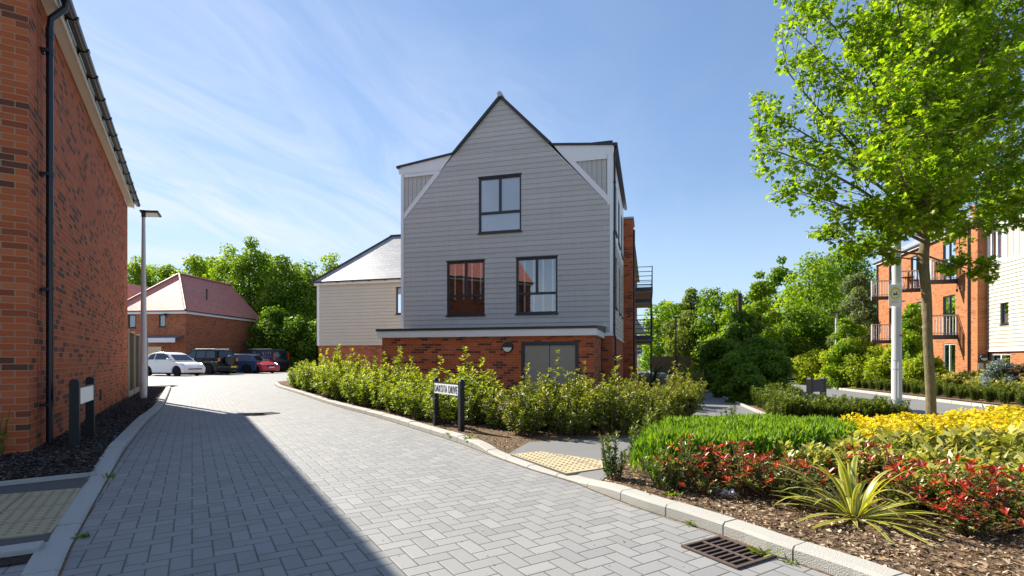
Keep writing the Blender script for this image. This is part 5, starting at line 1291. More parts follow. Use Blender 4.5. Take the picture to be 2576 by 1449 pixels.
for i, (x, yt, w, Y, mt, lab, tp, lo) in enumerate([
    (1668,768,125,58,'tree_bright','round bright green tree nearest the balconies',.35,.10),
    (1738,735,105,66,'tree_olive','thin topped olive tree behind the round bright one',.5,.1),
    (1728,800,110,46,'tree_olive','olive brown tree low beside the balconies',.4,.16),
    (1800,732,120,44,'tree','green tree left of the bare dark pole',.45,.08),
    (1850,735,110,40,'tree_bright','bright green tree behind the bare dark pole',.5,.05),
    (1908,676,95,36,'tree_bright','narrow pointed tree right of the bare dark pole',1.1,.05),
    (1965,662,110,50,'tree','feathery topped tall tree in the middle of the far trees',.6,.1),
    (2045,640,185,44,'tree_bright','largest bright green tree left of the orange apartments',.42,.10),
    (2120,610,150,52,'tree','tall green tree behind the leaning branches of the near tree',.45,.1),
    (2010,780,150,40,'tree','low spreading green tree over the outbuilding',.4,.15),
    (2160,690,110,36,'tree_grey','grey green willow beside the orange apartments',.4,.08),
    (2130,800,90,28,'tree_bright','young bright tree behind the slim lamp post',.5,.05),
    (2270,640,160,75,'tree','green tree behind the orange apartments roof',.4,.05)]):
    tree_px(x, yt-12, w*1.16, Y, 'tree', lab, mt, 12000 if w > 130 else 8000, .0052*Y, lowest=lo, zb=-.5, blobs=34 if w > 120 else 24, group=RG, seed=80+i, taper=tp)
# shaded planting strip between path and side road
DG = 'dark shrubs in the shaded strip between path and side road'
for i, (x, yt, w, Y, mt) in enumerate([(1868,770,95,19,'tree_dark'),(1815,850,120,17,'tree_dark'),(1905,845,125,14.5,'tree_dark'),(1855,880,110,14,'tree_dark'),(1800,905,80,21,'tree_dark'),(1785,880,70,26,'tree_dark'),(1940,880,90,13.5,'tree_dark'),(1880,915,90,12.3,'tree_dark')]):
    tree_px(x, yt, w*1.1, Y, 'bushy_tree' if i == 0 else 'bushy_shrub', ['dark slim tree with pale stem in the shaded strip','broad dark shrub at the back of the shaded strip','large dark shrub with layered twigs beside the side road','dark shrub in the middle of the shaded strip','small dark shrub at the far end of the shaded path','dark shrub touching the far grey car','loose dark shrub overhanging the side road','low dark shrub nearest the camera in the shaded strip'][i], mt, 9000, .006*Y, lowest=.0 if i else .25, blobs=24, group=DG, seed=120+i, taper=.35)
# bright hornbeam hedge over the road, sapling, and odd shrubs
for i, (x, yt, w, Y) in enumerate([(2055,882,120,33),(2125,873,120,29),(2190,870,120,27),(2255,876,115,25.2),(2318,888,95,23.5)]):
    tree_px(x, yt, w*1.1, Y, 'hornbeam_bush', ['leftmost bush of the bright hornbeam hedge over the road','second bush from the left of the bright hornbeam hedge','middle bush of the bright hornbeam hedge behind the slim lamp','bush of the bright hornbeam hedge just left of the white lamp post','rightmost bush of the bright hornbeam hedge right of the white lamp post'][i], 'hornbeam', 8500, .14, zb=-.40, lowest=.0, blobs=22, group='bright hornbeam hedge beyond the side road', seed=140+i, taper=.28, squash=.8)
tree_px(2292,752,84,24,'sapling_tree','slim young tree growing in front of the orange apartments','tree_bright',6500,.13,zb=-.2,lowest=.22,blobs=18,seed=160,taper=.9)
tree_px(2522,905,85,19.5,'shrub','blue grey feathery shrub by the boarded block','bluegrey',5000,.08,zb=-.1,lowest=.0,blobs=16,seed=161,taper=.4)
tree_px(2566,915,50,19,'shrub','bronze leaved shrub beside the blue grey one','bronze',2500,.09,zb=-.1,lowest=.0,blobs=12,seed=162,taper=.4)
tree_px(1752,913,30,33,'shrub','yellow leaved shrub arching over the far grey car','spiraea',1500,.12,lowest=.3,blobs=8,seed=163,taper=.5)

# ---------------- leafy upright hedge plants
def hedge_plant(name, label, seed, mat, H, shoots, whorls, ll, spread, group):
    global rng
    r0 = rng; rng = np.random.default_rng(seed)
    root = thing(name, label, 'shrub', (0,0,0), 0, group); segs = []; PP, TT, NN, LL, TP, RD = [], [], [], [], [], []
    for s in range(shoots):
        a = rng.uniform(0, 6.28); r = spread*math.sqrt(rng.uniform(.02,1)); h = H*rng.uniform(.45,.92)*(1-.22*(r/spread)**2)
        if s == 0: h = H*rng.uniform(1.0,1.15); r *= .5
        b0 = np.array([.35*r*math.cos(a), .35*r*math.sin(a), 0]); tp = np.array([r*math.cos(a), r*math.sin(a), h])
        mid = (b0+tp)/2 + np.array([math.cos(a),math.sin(a),0])*.07*H + rng.normal(size=3)*.02
        segs.append(([tuple(b0),tuple(mid),tuple(tp)],[.010,.007,.003])); shade = rng.uniform(-.15,.25)
        nw = int(whorls*(.5+.5*h/H))
        for k in range(nw):
            t_ = .10 + .90*(k+rng.uniform(0,.8))/nw if k < nw-1 else 1.0
            c = (1-t_)**2*b0 + 2*t_*(1-t_)*mid + t_**2*tp; an = rng.uniform(0,6.28); out = rng.uniform(.02,.15)*(1.25-t_) if t_ < 1 else 0
            q = c + np.array([math.cos(an)*out, math.sin(an)*out, out*.45]); ax = unit(np.array([[math.cos(an)*.7*(1-t_), math.sin(an)*.7*(1-t_), .75]]))[0]
            m = rng.integers(6,10); fa = np.arange(m)*2.4 + rng.uniform(0,6); u_ = unit(np.cross(np.array([ax]), np.array([[.3,.9,.1]])))[0]; v_ = np.cross(ax, u_)
            el = rng.uniform(-.05,1.1,m); T = unit(np.cos(fa)[:,None]*u_ + np.sin(fa)[:,None]*v_ + el[:,None]*ax)
            PP.append(q + ax*rng.uniform(-.05,.02,m)[:,None] + T*.006); TT.append(T); NN.append(unit(ax[None,:]*1.0 - .45*T + rng.normal(size=(m,3))*.22))
            LL.append(ll*rng.uniform(.65,1.2,m)); zz_ = q[2]/H
            TP.append(np.clip(el*.9,0,1)*np.clip((zz_-.30)*1.7,0,1)*np.clip(rng.uniform(.2,1.3,m),0,1)*(1 if rng.uniform() < .75 else .3)); RD.append(np.clip(rng.uniform(.05,.85,m)+shade,0,1))  # yellower with height: young growth plus sunlit tops put into the leaf colour
    Pn = np.concatenate(PP); L_ = np.concatenate(LL); Pn[:,2] = np.maximum(Pn[:,2], .03)
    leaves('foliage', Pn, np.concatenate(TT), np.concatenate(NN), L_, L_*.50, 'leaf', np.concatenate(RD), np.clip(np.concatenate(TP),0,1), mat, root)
    branch_mesh(segs, 'stems', M['twig'], root); rng = r0
    return root
LH_ = 'upright leafy shrubs of the hedge along the left of the name plate'; RH_ = 'upright leafy shrubs of the hedge in front of the store doors'
lab1 = 'bright yellow green shrub of the kerbside hedge left of the street name plate'
lab2 = 'olive green shrub of the hedge between the street name plate and the store doors'
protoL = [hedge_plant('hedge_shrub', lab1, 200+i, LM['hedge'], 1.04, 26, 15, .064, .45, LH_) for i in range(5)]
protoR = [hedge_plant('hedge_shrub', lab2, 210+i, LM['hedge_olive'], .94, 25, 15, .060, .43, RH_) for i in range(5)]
usedL, usedR = set(), set(); pr5 = random.Random(8)
def place(protos, used, p, sc, lab, grp):
    k = pr5.randrange(len(protos)); rz = pr5.uniform(0, 6.28); s = sc*pr5.choice([.74,.80,.86,.92,.98,1.04,1.22])
    if k not in used:
        used.add(k); o = protos[k]; o.location = p; o.rotation_euler = (0,0,rz); o.scale = (.35+.65*s,.35+.65*s,s)
    else: dup(protos[k], p, rz, (.35+.65*s,.35+.65*s,s), lab, grp)
inn = offs(rkf, .13); cum = [0]
for a, c in zip(inn, inn[1:]): cum.append(cum[-1] + (c.xy-a.xy).length)
iS = near_i(rkf, 1088, 1092); i0 = near_i(rkf, 712, 980)
row = np.arange(cum[i0] + .3, cum[iS] - .35, .70)
def on(path, q):
    k = min(max(int(np.searchsorted(cum, q)) - 1, 0), len(cum)-2); f = (q-cum[k])/max(cum[k+1]-cum[k],1e-6); return path[k].lerp(path[k+1], f)
lines = [offs(inn, d) for d in (.29, .90)]
for ri, ln in enumerate(lines):
    for q in row[::1] if ri == 0 else row[::2] if ri == 2 else row:
        p = on(ln, q + pr5.uniform(-.12,.12) + .3*ri); far = (cum[iS]-q)/(cum[iS]-cum[i0])
        place(protoL, usedL, (p.x + pr5.uniform(-.06,.06), p.y + pr5.uniform(-.06,.06), .055), .92 + .14*far + .02*ri, lab1, LH_)
# right of the name plate: front line G(1170..1735), several rows deep
fr_pts = [G(1188,1098,.06), G(1290,1096,.06), G(1420,1098,.06), G(1570,1094,.06), G(1650,1075,.06), G(1728,1050,.06)]
cumr = [0]
for a, c in zip(fr_pts, fr_pts[1:]): cumr.append(cumr[-1] + (c.xy-a.xy).length)
def onr(path, q):
    k = min(max(int(np.searchsorted(cumr, q)) - 1, 0), len(cumr)-2); f = (q-cumr[k])/max(cumr[k+1]-cumr[k],1e-6); return path[k].lerp(path[k+1], f)
for ri in range(3):
    ln = offs(fr_pts, .14 + .56*ri)
    for q in np.arange(.15, cumr[-1]-.1, .62):
        p = onr(ln, q + pr5.uniform(-.1,.1) + .2*(ri % 2))
        if min((Vector((p.x,p.y)) - s_.xy).length for s_ in (G(1096,1070,.06), G(1160,1086,.06), G(1128,1078,.06))) < .46: continue
        place(protoR, usedR, (p.x, p.y, .055), (.84, .88, .92)[ri], lab2, RH_)
for (x, y, sc_) in ((1722,1046,.95),(1727,1022,1.0),(1731,1003,1.0),(1700,1030,.9),(1734,988,1.0),(1690,1050,.9)):
    q = G(x,y,.06); place(protoR, usedR, (q.x,q.y,.055), sc_, lab2, RH_)
# darker shrub between the sign posts
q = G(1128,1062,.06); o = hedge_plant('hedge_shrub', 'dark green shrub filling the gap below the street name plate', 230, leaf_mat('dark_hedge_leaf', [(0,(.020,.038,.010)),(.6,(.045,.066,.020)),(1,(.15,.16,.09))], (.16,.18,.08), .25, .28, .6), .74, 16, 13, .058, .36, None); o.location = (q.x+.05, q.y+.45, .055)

# ---------------- low feathery green mound (one clipped plant mass)
mnd = [G(x, y, .06) for x, y in ((1586,1196),(1650,1214),(1740,1224),(1850,1216),(1960,1206),(2080,1196),(2165,1182),(2195,1152),(2165,1131),(2000,1122),(1850,1121),(1735,1125),(1645,1140),(1600,1165))]
mx0 = min(p.x for p in mnd); mx1 = max(p.x for p in mnd); my0 = min(p.y for p in mnd); my1 = max(p.y for p in mnd)
def in_poly(x, y, pl):
    c = False
    for i in range(len(pl)):
        a, d = pl[i], pl[i-1]
        if (a.y > y) != (d.y > y) and x < (d.x-a.x)*(y-a.y)/(d.y-a.y)+a.x: c = not c
    return c
def edge_d(x, y, pl):
    p = Vector((x,y)); m = 9
    for i in range(len(pl)):
        a, d = pl[i].xy, pl[i-1].xy; t_ = min(max((p-a).dot(d-a)/max((d-a).length_squared,1e-9),0),1); m = min(m,(p-a.lerp(d,t_)).length)
    return m
pts = []
while len(pts) < 34000:
    x, y = rng.uniform(mx0,mx1), rng.uniform(my0,my1)
    if in_poly(x,y,mnd):
        e = edge_d(x,y,mnd); hh = .36*min(1,(e/.16))**.4 + .03*math.sin(x*3.1+y*1.7)*math.cos(y*2.3-x) + .03*math.sin(x*7+y)*math.sin(y*8-x)
        pts.append((x,y,.06+max(hh,.04)*(1 - .55*rng.uniform()**2.2),e))
A = np.array(pts); n = len(A); T = unit(np.stack([rng.normal(size=n)*.42, rng.normal(size=n)*.42, np.ones(n)],1)); L_ = rng.uniform(.035,.105,n)
Pm = A[:,:3] - np.array([0,0,.03])
ro = thing('low_hedge', 'low mound of bright green feathery foliage beside the tactile slabs', 'low hedge', (0,0,0))
leaves('foliage', Pm, T, unit(rng.normal(size=(n,3))+np.array([0,-.4,0])), L_, L_*.16+.004, 'quad', rng.uniform(0,1,n), np.clip((A[:,2]-.30)*3,0,1)*rng.uniform(0,.9,n), LM['feather'], ro)
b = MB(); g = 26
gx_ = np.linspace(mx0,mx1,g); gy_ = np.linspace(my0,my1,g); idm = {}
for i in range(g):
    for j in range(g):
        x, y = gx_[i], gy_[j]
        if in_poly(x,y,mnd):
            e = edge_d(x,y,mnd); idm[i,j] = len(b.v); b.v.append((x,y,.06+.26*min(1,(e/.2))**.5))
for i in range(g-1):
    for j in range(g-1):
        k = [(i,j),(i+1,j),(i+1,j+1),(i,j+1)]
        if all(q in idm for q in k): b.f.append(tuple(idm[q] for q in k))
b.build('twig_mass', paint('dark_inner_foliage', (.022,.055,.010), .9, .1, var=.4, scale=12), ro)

# ---------------- small upright evergreen sprigs: yew row, kerb-side plants
def sprig(name, label, seed, mat, H, n_st, group, spread=.16, lp=60, ll=.030, cat='shrub'):
    global rng
    r0 = rng; rng = np.random.default_rng(seed); root = thing(name, label, cat, (0,0,0), 0, group); segs = []; PP, TT, NN, TP = [], [], [], []
    for s in range(n_st):
        a = rng.uniform(0,6.28); r = spread*math.sqrt(rng.uniform(0,1)); h = H*rng.uniform(.55,1.0); b0 = np.array([.5*r*math.cos(a),.5*r*math.sin(a),0]); tp = np.array([r*math.cos(a),r*math.sin(a),h]) + rng.normal(size=3)*.015
        segs.append(([tuple(b0),tuple(tp)],[.006,.003])); m = int(lp*h/H); t_ = rng.uniform(.05,1,m); an = rng.uniform(0,6.28,m)
        T = unit(np.stack([np.cos(an),np.sin(an),rng.uniform(.3,1.3,m)],1)); PP.append(b0+(tp-b0)*t_[:,None]+T*rng.uniform(0,.02,m)[:,None]); TT.append(T); NN.append(unit(np.stack([-np.cos(an),-np.sin(an),np.ones(m)],1)+rng.normal(size=(m,3))*.4)); TP.append(np.clip(t_*1.6-.8,0,1)*rng.uniform(.2,1,m))
    Pn = np.concatenate(PP); n = len(Pn); L_ = ll*rng.uniform(.7,1.3,n); Pn[:,2] = np.maximum(Pn[:,2],.01)
    leaves('foliage', Pn, np.concatenate(TT), np.concatenate(NN), L_, L_*.42, 'quad', rng.uniform(0,1,n), np.concatenate(TP), mat, root)
    branch_mesh(segs, 'stems', M['twig'], root); rng = r0; return root
YG = 'upright yew plants of the clipped row behind the green mound'
ylab = 'dark green upright yew plant in the clipped row behind the feathery mound'
yp = [sprig('yew_plant', ylab, 300+i, LM['yew'], .44, 22, YG, .17, 150, .040) for i in range(3)]
used = set()
def putk(protos, used, p, sc, lab, grp):
    k = pr5.randrange(len(protos)); rz = pr5.uniform(0,6.28); s = sc*pr5.uniform(.88,1.15)
    if k not in used: used.add(k); protos[k].location = p; protos[k].rotation_euler = (0,0,rz); protos[k].scale = (s,)*3
    else: dup(protos[k], p, rz, s, lab, grp)
ya, yb = Vector((4.30,8.15,.06)), Vector((5.85,7.75,.06))
for ri in range(3):
    for k in range(11):
        p = ya.lerp(yb, (k+.5*(ri%2))/10) + Vector((.06*ri, .28*ri, 0)); putk(yp, used, tuple(p), .92, ylab, YG)
y2 = 'dark upright yew plant of the shaded row along the footpath'
for k in range(15):
    p = G(1935,1048,.06).lerp(G(1790,985,.06), (k/14)**1.2); putk(yp, used, (p.x+.30, p.y+.1, .06), .95, y2, 'yew plants along the shaded footpath'); putk(yp, used, (p.x+.70, p.y+.35, .06), 1.1, y2, 'yew plants along the shaded footpath')
y3 = 'upright evergreen plant in the low row along the far side of the side road'
for k in range(50):
    sv_ = .42 + .40*(k%2); p = XR.w(sv_, -3.0 + k*.34, bslope(sv_)); putk(yp, used, tuple(p), 1.25, y3, 'low evergreen row along the far kerb of the side road')
KP = [sprig('euonymus_plant', 'small evergreen with upright spires beside the kerb at the tactile slabs', 320, LM['yew'], .40, 9, None, .15, 150, .034), sprig('euonymus_plant', 'small bushy evergreen at the kerb in front of the red shrubs', 321, LM['yew'], .30, 16, None, .22, 80, .034)]
q = G(1547,1203,.06); KP[0].location = q; q = G(1683,1232,.06); KP[1].location = q
q = G(1618,1160,.06); dup(KP[0], (q.x-.05,q.y+.1,.06), 1.9, 1.25, 'taller evergreen spire at the left edge of the feathery mound')
for (x, y, s, lab) in ((1832,1062,.7,'single evergreen spire behind the feathery mound, near the path'), (1946,1056,.7,'short evergreen spire where the path meets the yew row')):
    q = G(x,y+25,.06); dup(KP[0], (q.x,q.y,.06), .7, s*1.35, lab)
# ---------------- red tipped shrubs
def red_shrub(seed, H, sp, n_st, label, grp, redness=.58, green=.62):
    global rng
    r0 = rng; rng = np.random.default_rng(seed); root = thing('red_shrub', label, 'shrub', (0,0,0), 0, grp); segs = []; PP, TT, NN, LL, TP, RD = [], [], [], [], [], []
    for s in range(n_st):
        a = rng.uniform(0,6.28); r = sp*math.sqrt(rng.uniform(.02,1)); h = H*rng.uniform(.45,1)*(1-.35*(r/sp)**2); b0 = np.array([.25*r*math.cos(a),.25*r*math.sin(a),0]); tp = np.array([r*math.cos(a),r*math.sin(a),h])
        mid = (b0+tp)/2+np.array([0,0,.03])+rng.normal(size=3)*.02; segs.append(([tuple(b0),tuple(mid),tuple(tp)],[.006,.004,.002]))
        m = 20; t_ = rng.uniform(.12,1,m); an = rng.uniform(0,6.28,m); c = ((1-t_)**2)[:,None]*b0+(2*t_*(1-t_))[:,None]*mid+(t_**2)[:,None]*tp; T = unit(np.stack([np.cos(an),np.sin(an),rng.uniform(.0,.9,m)],1))
        PP.append(c); TT.append(T); NN.append(unit(np.stack([-.5*np.cos(an),-.5*np.sin(an),np.ones(m)],1)+rng.normal(size=(m,3))*.35)); LL.append(.040*rng.uniform(.6,1.2,m)); TP.append(np.zeros(m)); RD.append(rng.uniform(0,1,m)*(.50 if rng.uniform()<green else 1))
        if rng.uniform() < redness:      # rosette of new red leaves at the tip
            m = rng.integers(4,10); an = rng.uniform(0,6.28,m); T = unit(np.stack([np.cos(an),np.sin(an),rng.uniform(-.1,1.8,m)],1)); PP.append(np.repeat(tp[None,:],m,0)); TT.append(T); NN.append(unit(np.stack([-np.cos(an),-np.sin(an),.7*np.ones(m)],1)+rng.normal(size=(m,3))*.2)); LL.append(.056*rng.uniform(.4,1.2,m)*rng.uniform(.7,1.1)); TP.append(rng.uniform(0,1,m)*rng.choice([.5,1.0])); RD.append(rng.uniform(.5,1,m))
    Pn = np.concatenate(PP); L_ = np.concatenate(LL); Pn[:,2] = np.maximum(Pn[:,2],.015)
    leaves('foliage', Pn, np.concatenate(TT), np.concatenate(NN), L_, L_*.36, 'leaf', np.concatenate(RD), np.concatenate(TP), LM['red'], root); branch_mesh(segs, 'stems', M['twig'], root); rng = r0; return root
RGp = 'red tipped shrubs in the front of the kerb side bed'
reds = [red_shrub(400, .46, .20, 30, 'x', RGp, .5, .7), red_shrub(401, .34, .33, 52, 'x', RGp, .62, .6), red_shrub(402, .33, .34, 54, 'x', RGp, .42, .8), red_shrub(403, .36, .30, 44, 'x', RGp, .75, .5), red_shrub(404, .30, .36, 46, 'x', RGp, .34, .85)]
spots = [(1712,1232,0,1.12,'tall thin red tipped shrub in front of the feathery mound'), (1778,1243,1,.72,'small red tipped shrub above the pale wrapper'), (1868,1240,1,1.2,'dense red tipped shrub in the middle of the feathery mound front'),
 (1958,1252,2,1.05,'red tipped shrub left of the big arching striped plant'), (1905,1210,2,1.05,'red tipped shrub rising against the feathery mound'), (2050,1235,1,.8,'red tipped shrub just behind the big arching striped plant'),
 (2228,1240,2,1.1,'red tipped shrub right of the big arching striped plant'), (2310,1285,1,1.0,'red tipped shrub in the right part of the bed, low in front'), (2400,1300,2,1.15,'red tipped shrub right of centre in the right part of the bed'),
 (2475,1300,1,1.2,'red tipped shrub near the right edge, in front of cream leaves'), (2545,1335,2,1.2,'red tipped shrub cut by the right edge of the photo'), (2215,1185,2,.85,'small red tipped shrub behind the striped plant near the tree'), (2440,1345,2,.75,'lowest red tipped shrub over the wood chips at right'), (2330,1225,2,.8,'red tipped shrub among striped leaves right of the trunk')]
usedr = set()
for i_, (x, y, k, s, lab) in enumerate(spots):
    q = G(x,y,.06); k = 0 if k == 0 else 1 + (i_*3) % 4; s *= pr5.uniform(.86,1.08)
    if k not in usedr: usedr.add(k); o = reds[k]; o.location = q; o.scale = (s,s,s); o['label'] = lab
    else: dup(reds[k], q, pr5.uniform(0,6.28), s, lab, RGp)

# ---------------- sword leaved plants
def sword(seed, n_l, L0, wd, label, grp, stiff=.5, name='striped_plant', mat='phormium'):
    global rng
    r0 = rng; rng = np.random.default_rng(seed); root = thing(name, label, 'plant', (0,0,0), 0, grp)
    V, Fc, RD, TP = [], [], [], []
    for i in range(n_l):
        a = rng.uniform(0,6.28); L_ = L0*rng.uniform(.55,1.1); el = rng.uniform(.5,1.4) if rng.uniform() < .62 else rng.uniform(.15,.5); droop = rng.uniform(.8,2.2)*(1-stiff)*(1.0 if el > .5 else .45); w_ = wd*rng.uniform(.7,1.2)
        ns = 9; p = np.array([.03*math.cos(a),.03*math.sin(a),.0]); sd_ = np.array([-math.sin(a),math.cos(a),0]); kk = rng.normal()*.4
        base = len(V); e = el
        for k in range(ns):
            t_ = k/(ns-1); ww = w_*(.55+.9*t_ if t_ < .35 else (.865 if t_ < .55 else .865*(1-((t_-.55)/.45)**1.6)+.02)); fold = .35*ww*(1-t_)
            d = np.array([math.cos(a)*math.cos(e),math.sin(a)*math.cos(e),math.sin(e)]); nrm = np.cross(d, sd_)
            for x, lift in ((-1,1),(-.45,.4),(.45,.4),(1,1)): V.append(p + sd_*(x*ww/2) + nrm*(-fold*lift*.5))
            p = p + d*L_/(ns-1); e -= droop/(ns-1)*(.4+1.6*t_); a += kk/(ns-1); p[2] = max(p[2], .012)
        for k in range(ns-1):
            for m in range(3):
                Fc.append((base+k*4+m, base+k*4+m+1, base+k*4+5+m, base+k*4+4+m)); RD.append((.2+.25*rng.uniform()) if m == 1 else rng.uniform(.55,1.0)); TP.append(.25*rng.uniform())
    me = bpy.data.meshes.new('leaves'); me.from_pydata([tuple(v) for v in V], [], Fc)
    for nm, arr in (('rnd',RD),('tip',TP)): at = me.attributes.new(nm,'FLOAT','FACE'); at.data.foreach_set('value', np.array(arr,dtype=np.float32))
    me.polygons.foreach_set('use_smooth', [True]*len(me.polygons)); link('leaves', me, LM[mat], root); rng = r0
    return root
q = G(2150,1300,.06); o = sword(507, 64, .62, .038, 'large arching yellow striped sword leaved plant at the front of the bed', None, .10); o.location = q
SG = 'striped sword leaved plants around the tree'
sw = [sword(502, 42, .42, .034, 'x', SG, .55), sword(503, 38, .38, .036, 'x', SG, .48)]
us = set()
for i, (x, y, s, lab) in enumerate([(2235,1178,1.1,'striped sword plant left of the tree trunk'),(2325,1172,1.2,'striped sword plant against the foot of the tree trunk'),(2415,1180,1.2,'striped sword plant right of the tree trunk, in the middle row'),(2490,1190,1.25,'striped sword plant near the right edge in the middle row'),(2570,1185,1.25,'striped sword plant cut by the right edge'),(2390,1225,1.05,'striped sword plant behind the red shrubs right of the trunk'),(2300,1215,1.0,'striped sword plant in front of the trunk among red leaves'),(2480,1250,1.1,'striped sword plant low at the right behind red leaves')]):
    q = G(x,y,.06); k = i % 2
    if k not in us: us.add(k); sw[k].location = q; sw[k].scale = (s,)*3; sw[k]['label'] = lab
    else: dup(sw[k], q, pr5.uniform(0,6.28), s, lab, SG)
lab = 'pale striped sword plant in the bed beyond the side road'
for i in range(12):
    sv_ = 1.5 + .7*(i%2) + pr5.uniform(-.2,.3); p = XR.w(sv_, -2.2 + i*.62, bslope(sv_)); dup(sw[i%2], tuple(p), pr5.uniform(0,6), pr5.uniform(1.5,1.9), lab, 'striped plants across the side road')
q = P(1640,935,20); o = sword(510, 60, 1.5, .04, 'dark arching grass plant behind the hedge end', None, .4, 'grass_plant', 'grassy'); o.location = (q.x,q.y,.05)
# ---------------- cream leaved filler and golden shrubs
def dome_shrub(name, seed, H, W_, n, ls, mat, label, grp):
    return crown_tree(name, label, (0,0,0), H, W_, LM[mat], n, ls, lowest=.02, blobs=20, group=grp, seed=seed, taper=.3, trunk_r=.012, shape='leaf')
CG = 'cream and green leaved shrubs around the tree'
cr = [sprig('cream_shrub', 'x', 601, LM['cream'], .34, 26, CG, .30, 42, .085), sprig('cream_shrub', 'x', 602, LM['cream'], .30, 24, CG, .32, 40, .080)]
uc = set()
for i, (x, y, s, lab) in enumerate([(2190,1192,1.0,'cream leaved shrub at the right end of the feathery mound'),(2275,1190,1.15,'cream leaved shrub left of the trunk foot'),(2370,1195,1.2,'cream leaved shrub right of the trunk foot'),(2450,1210,1.2,'cream leaved shrub behind red tips near the right'),(2535,1220,1.3,'cream leaved shrub at the right edge'),(2350,1240,1.0,'small cream leaved shrub among the red tips'),(2520,1265,1.0,'low cream leaved shrub at the right among red tips')]):
    q = G(x,y,.06); k = i % 2
    if k not in uc: uc.add(k); cr[k].location = q; cr[k].scale = (s,)*3; cr[k]['label'] = lab
    else: dup(cr[k], q, pr5.uniform(0,6.28), s, lab, CG)
GF = 'low green and cream fillers between the red shrubs'
for (x, y, sc_) in ((2010,1215,.9),(2085,1205,1.0),(2130,1225,.9),(2180,1225,.9),(2270,1235,.95),(2350,1265,.85),(2290,1255,.8),(2440,1262,.9),(2500,1270,.9),(2365,1290,.7),(2120,1195,1.0),(2575,1290,.9)):
    q = G(x,y,.06); dup(cr[pr5.randrange(2)], tuple(q), pr5.uniform(0,6.28), (sc_*.9,sc_*.9,sc_), 'low green and cream leaved filler plant between the red shrubs', GF)
GG = 'golden leaved shrubs behind the striped plants'
gd = [dome_shrub('golden_shrub', 611, .36, .80, 4200, .036, 'spiraea', 'golden yellow low shrub in the band behind the striped plants', GG), dome_shrub('golden_shrub', 612, .35, .80, 4200, .036, 'spiraea', 'golden yellow low shrub in the band behind the striped plants', GG)]
ug = set(); glab = 'golden yellow low shrub in the band behind the striped plants'
for i, (x, y, s) in enumerate([(2180,1150,.95),(2235,1146,1.1),(2295,1142,1.1),(2370,1142,1.1),(2425,1146,1.15),(2490,1142,1.25),(2550,1138,1.3),(2610,1138,1.3),(2260,1168,1.05),(2335,1164,1.0),(2410,1170,1.05),(2470,1166,1.15),(2545,1160,1.25)]):
    q = G(x,y,.06); k = i % 2
    if k not in ug: ug.add(k); gd[k].location = q; gd[k].scale = (s,)*3
    else: dup(gd[k], q, pr5.uniform(0,6.28), s, glab, GG)
# bed across the road: loose bright ground cover in clumps
for i in range(34):
    sv_ = 1.6 + 4.2*((i*.618)%1); p = XR.w(sv_, -3 + i*.36, bslope(sv_)); dup(cr[i%2], tuple(p), pr5.uniform(0,6), pr5.uniform(1.6,2.3), 'pale green low shrub in the bed in front of the apartments', 'low shrubs in front of the apartments')
# ---------------- the near tree: trunk, limbs, twigs and lobed leaves
tb_ = Vector((5.15, 6.30, .06)); tq = lambda x, y, dy=0.0: P(x, y, 6.3 + dy) - tb_
root = thing('maple_tree', 'young maple tree with bright lobed leaves rising from the shrub bed', 'tree', tb_)
trng = np.random.default_rng(77)
trunk = [Vector((0,0,-.1)), tq(2341,1010), tq(2333,860), tq(2331,760), tq(2322,650), tq(2330,580), tq(2318,500), tq(2312,380,.05), tq(2330,220,.1), tq(2345,40,.1), tq(2360,-140,.1), tq(2370,-280)]
trad = [.064,.054,.051,.051,.058,.050,.052,.044,.036,.026,.016,.006]
segs = [([tuple(p) for p in catmull(trunk, 4)], list(np.interp(np.linspace(0,11,45), range(12), trad)))]
twigs = []      # (points of twig) leaves hang along these
def limb(p0, p1, r0, lift=.18, depth=0):
    p0, p1 = Vector(p0), Vector(p1); d = p1 - p0; L_ = d.length
    m = (p0+p1)/2 + Vector((0,0,-lift*L_*.5)) + Vector(trng.normal(size=3)*.05*L_)
    pts = [p0*(1-t)**2 + m*2*t*(1-t) + p1*t*t for t in np.linspace(0,1,8)]
    segs.append(([tuple(p) for p in pts], list(np.linspace(r0, max(r0*.22,.0025), 8))))
    if depth == 0:
        nb = int(6 + L_*4.8)
        for k in range(nb):
            t = .25 + .75*(k+trng.uniform(0,.8))/nb; i = min(int(t*7),6); b0 = pts[i].lerp(pts[i+1], t*7-i) if i < 7 else pts[-1]
            dirn = (pts[min(i+1,7)]-pts[i]).normalized(); sv = Vector(trng.normal(size=3)); sv -= dirn*sv.dot(dirn); sv.normalize()
            q = b0 + (dirn*.55 + sv*.8 + Vector((0,0,.32)))*L_*.30*(1.15-t*.6)*trng.uniform(.6,1.2)
            limb(b0, q, r0*.32*(1.1-t*.5), .1, 1)
        twigs.append(pts[4:])
    elif depth == 1:
        twigs.append(pts[1:])
        for k in range(3):
            i = 2 + k*2; dirn = (pts[min(i+1,7)]-pts[i]).normalized(); sv = Vector(trng.normal(size=3)); sv -= dirn*sv.dot(dirn); sv.normalize()
            q = pts[i] + (dirn*.7 + sv*.75 + Vector((0,0,.2)))*L_*.42*trng.uniform(.6,1.2)
            limb(pts[i], q, max(r0*.4,.003), .05, 2)
    else: twigs.append(pts[1:])
tp_at = lambda y: tq(float(np.interp(y, [-280,-140,40,220,380,500,580,640], [2370,2360,2345,2330,2312,2318,2330,2322])), y)
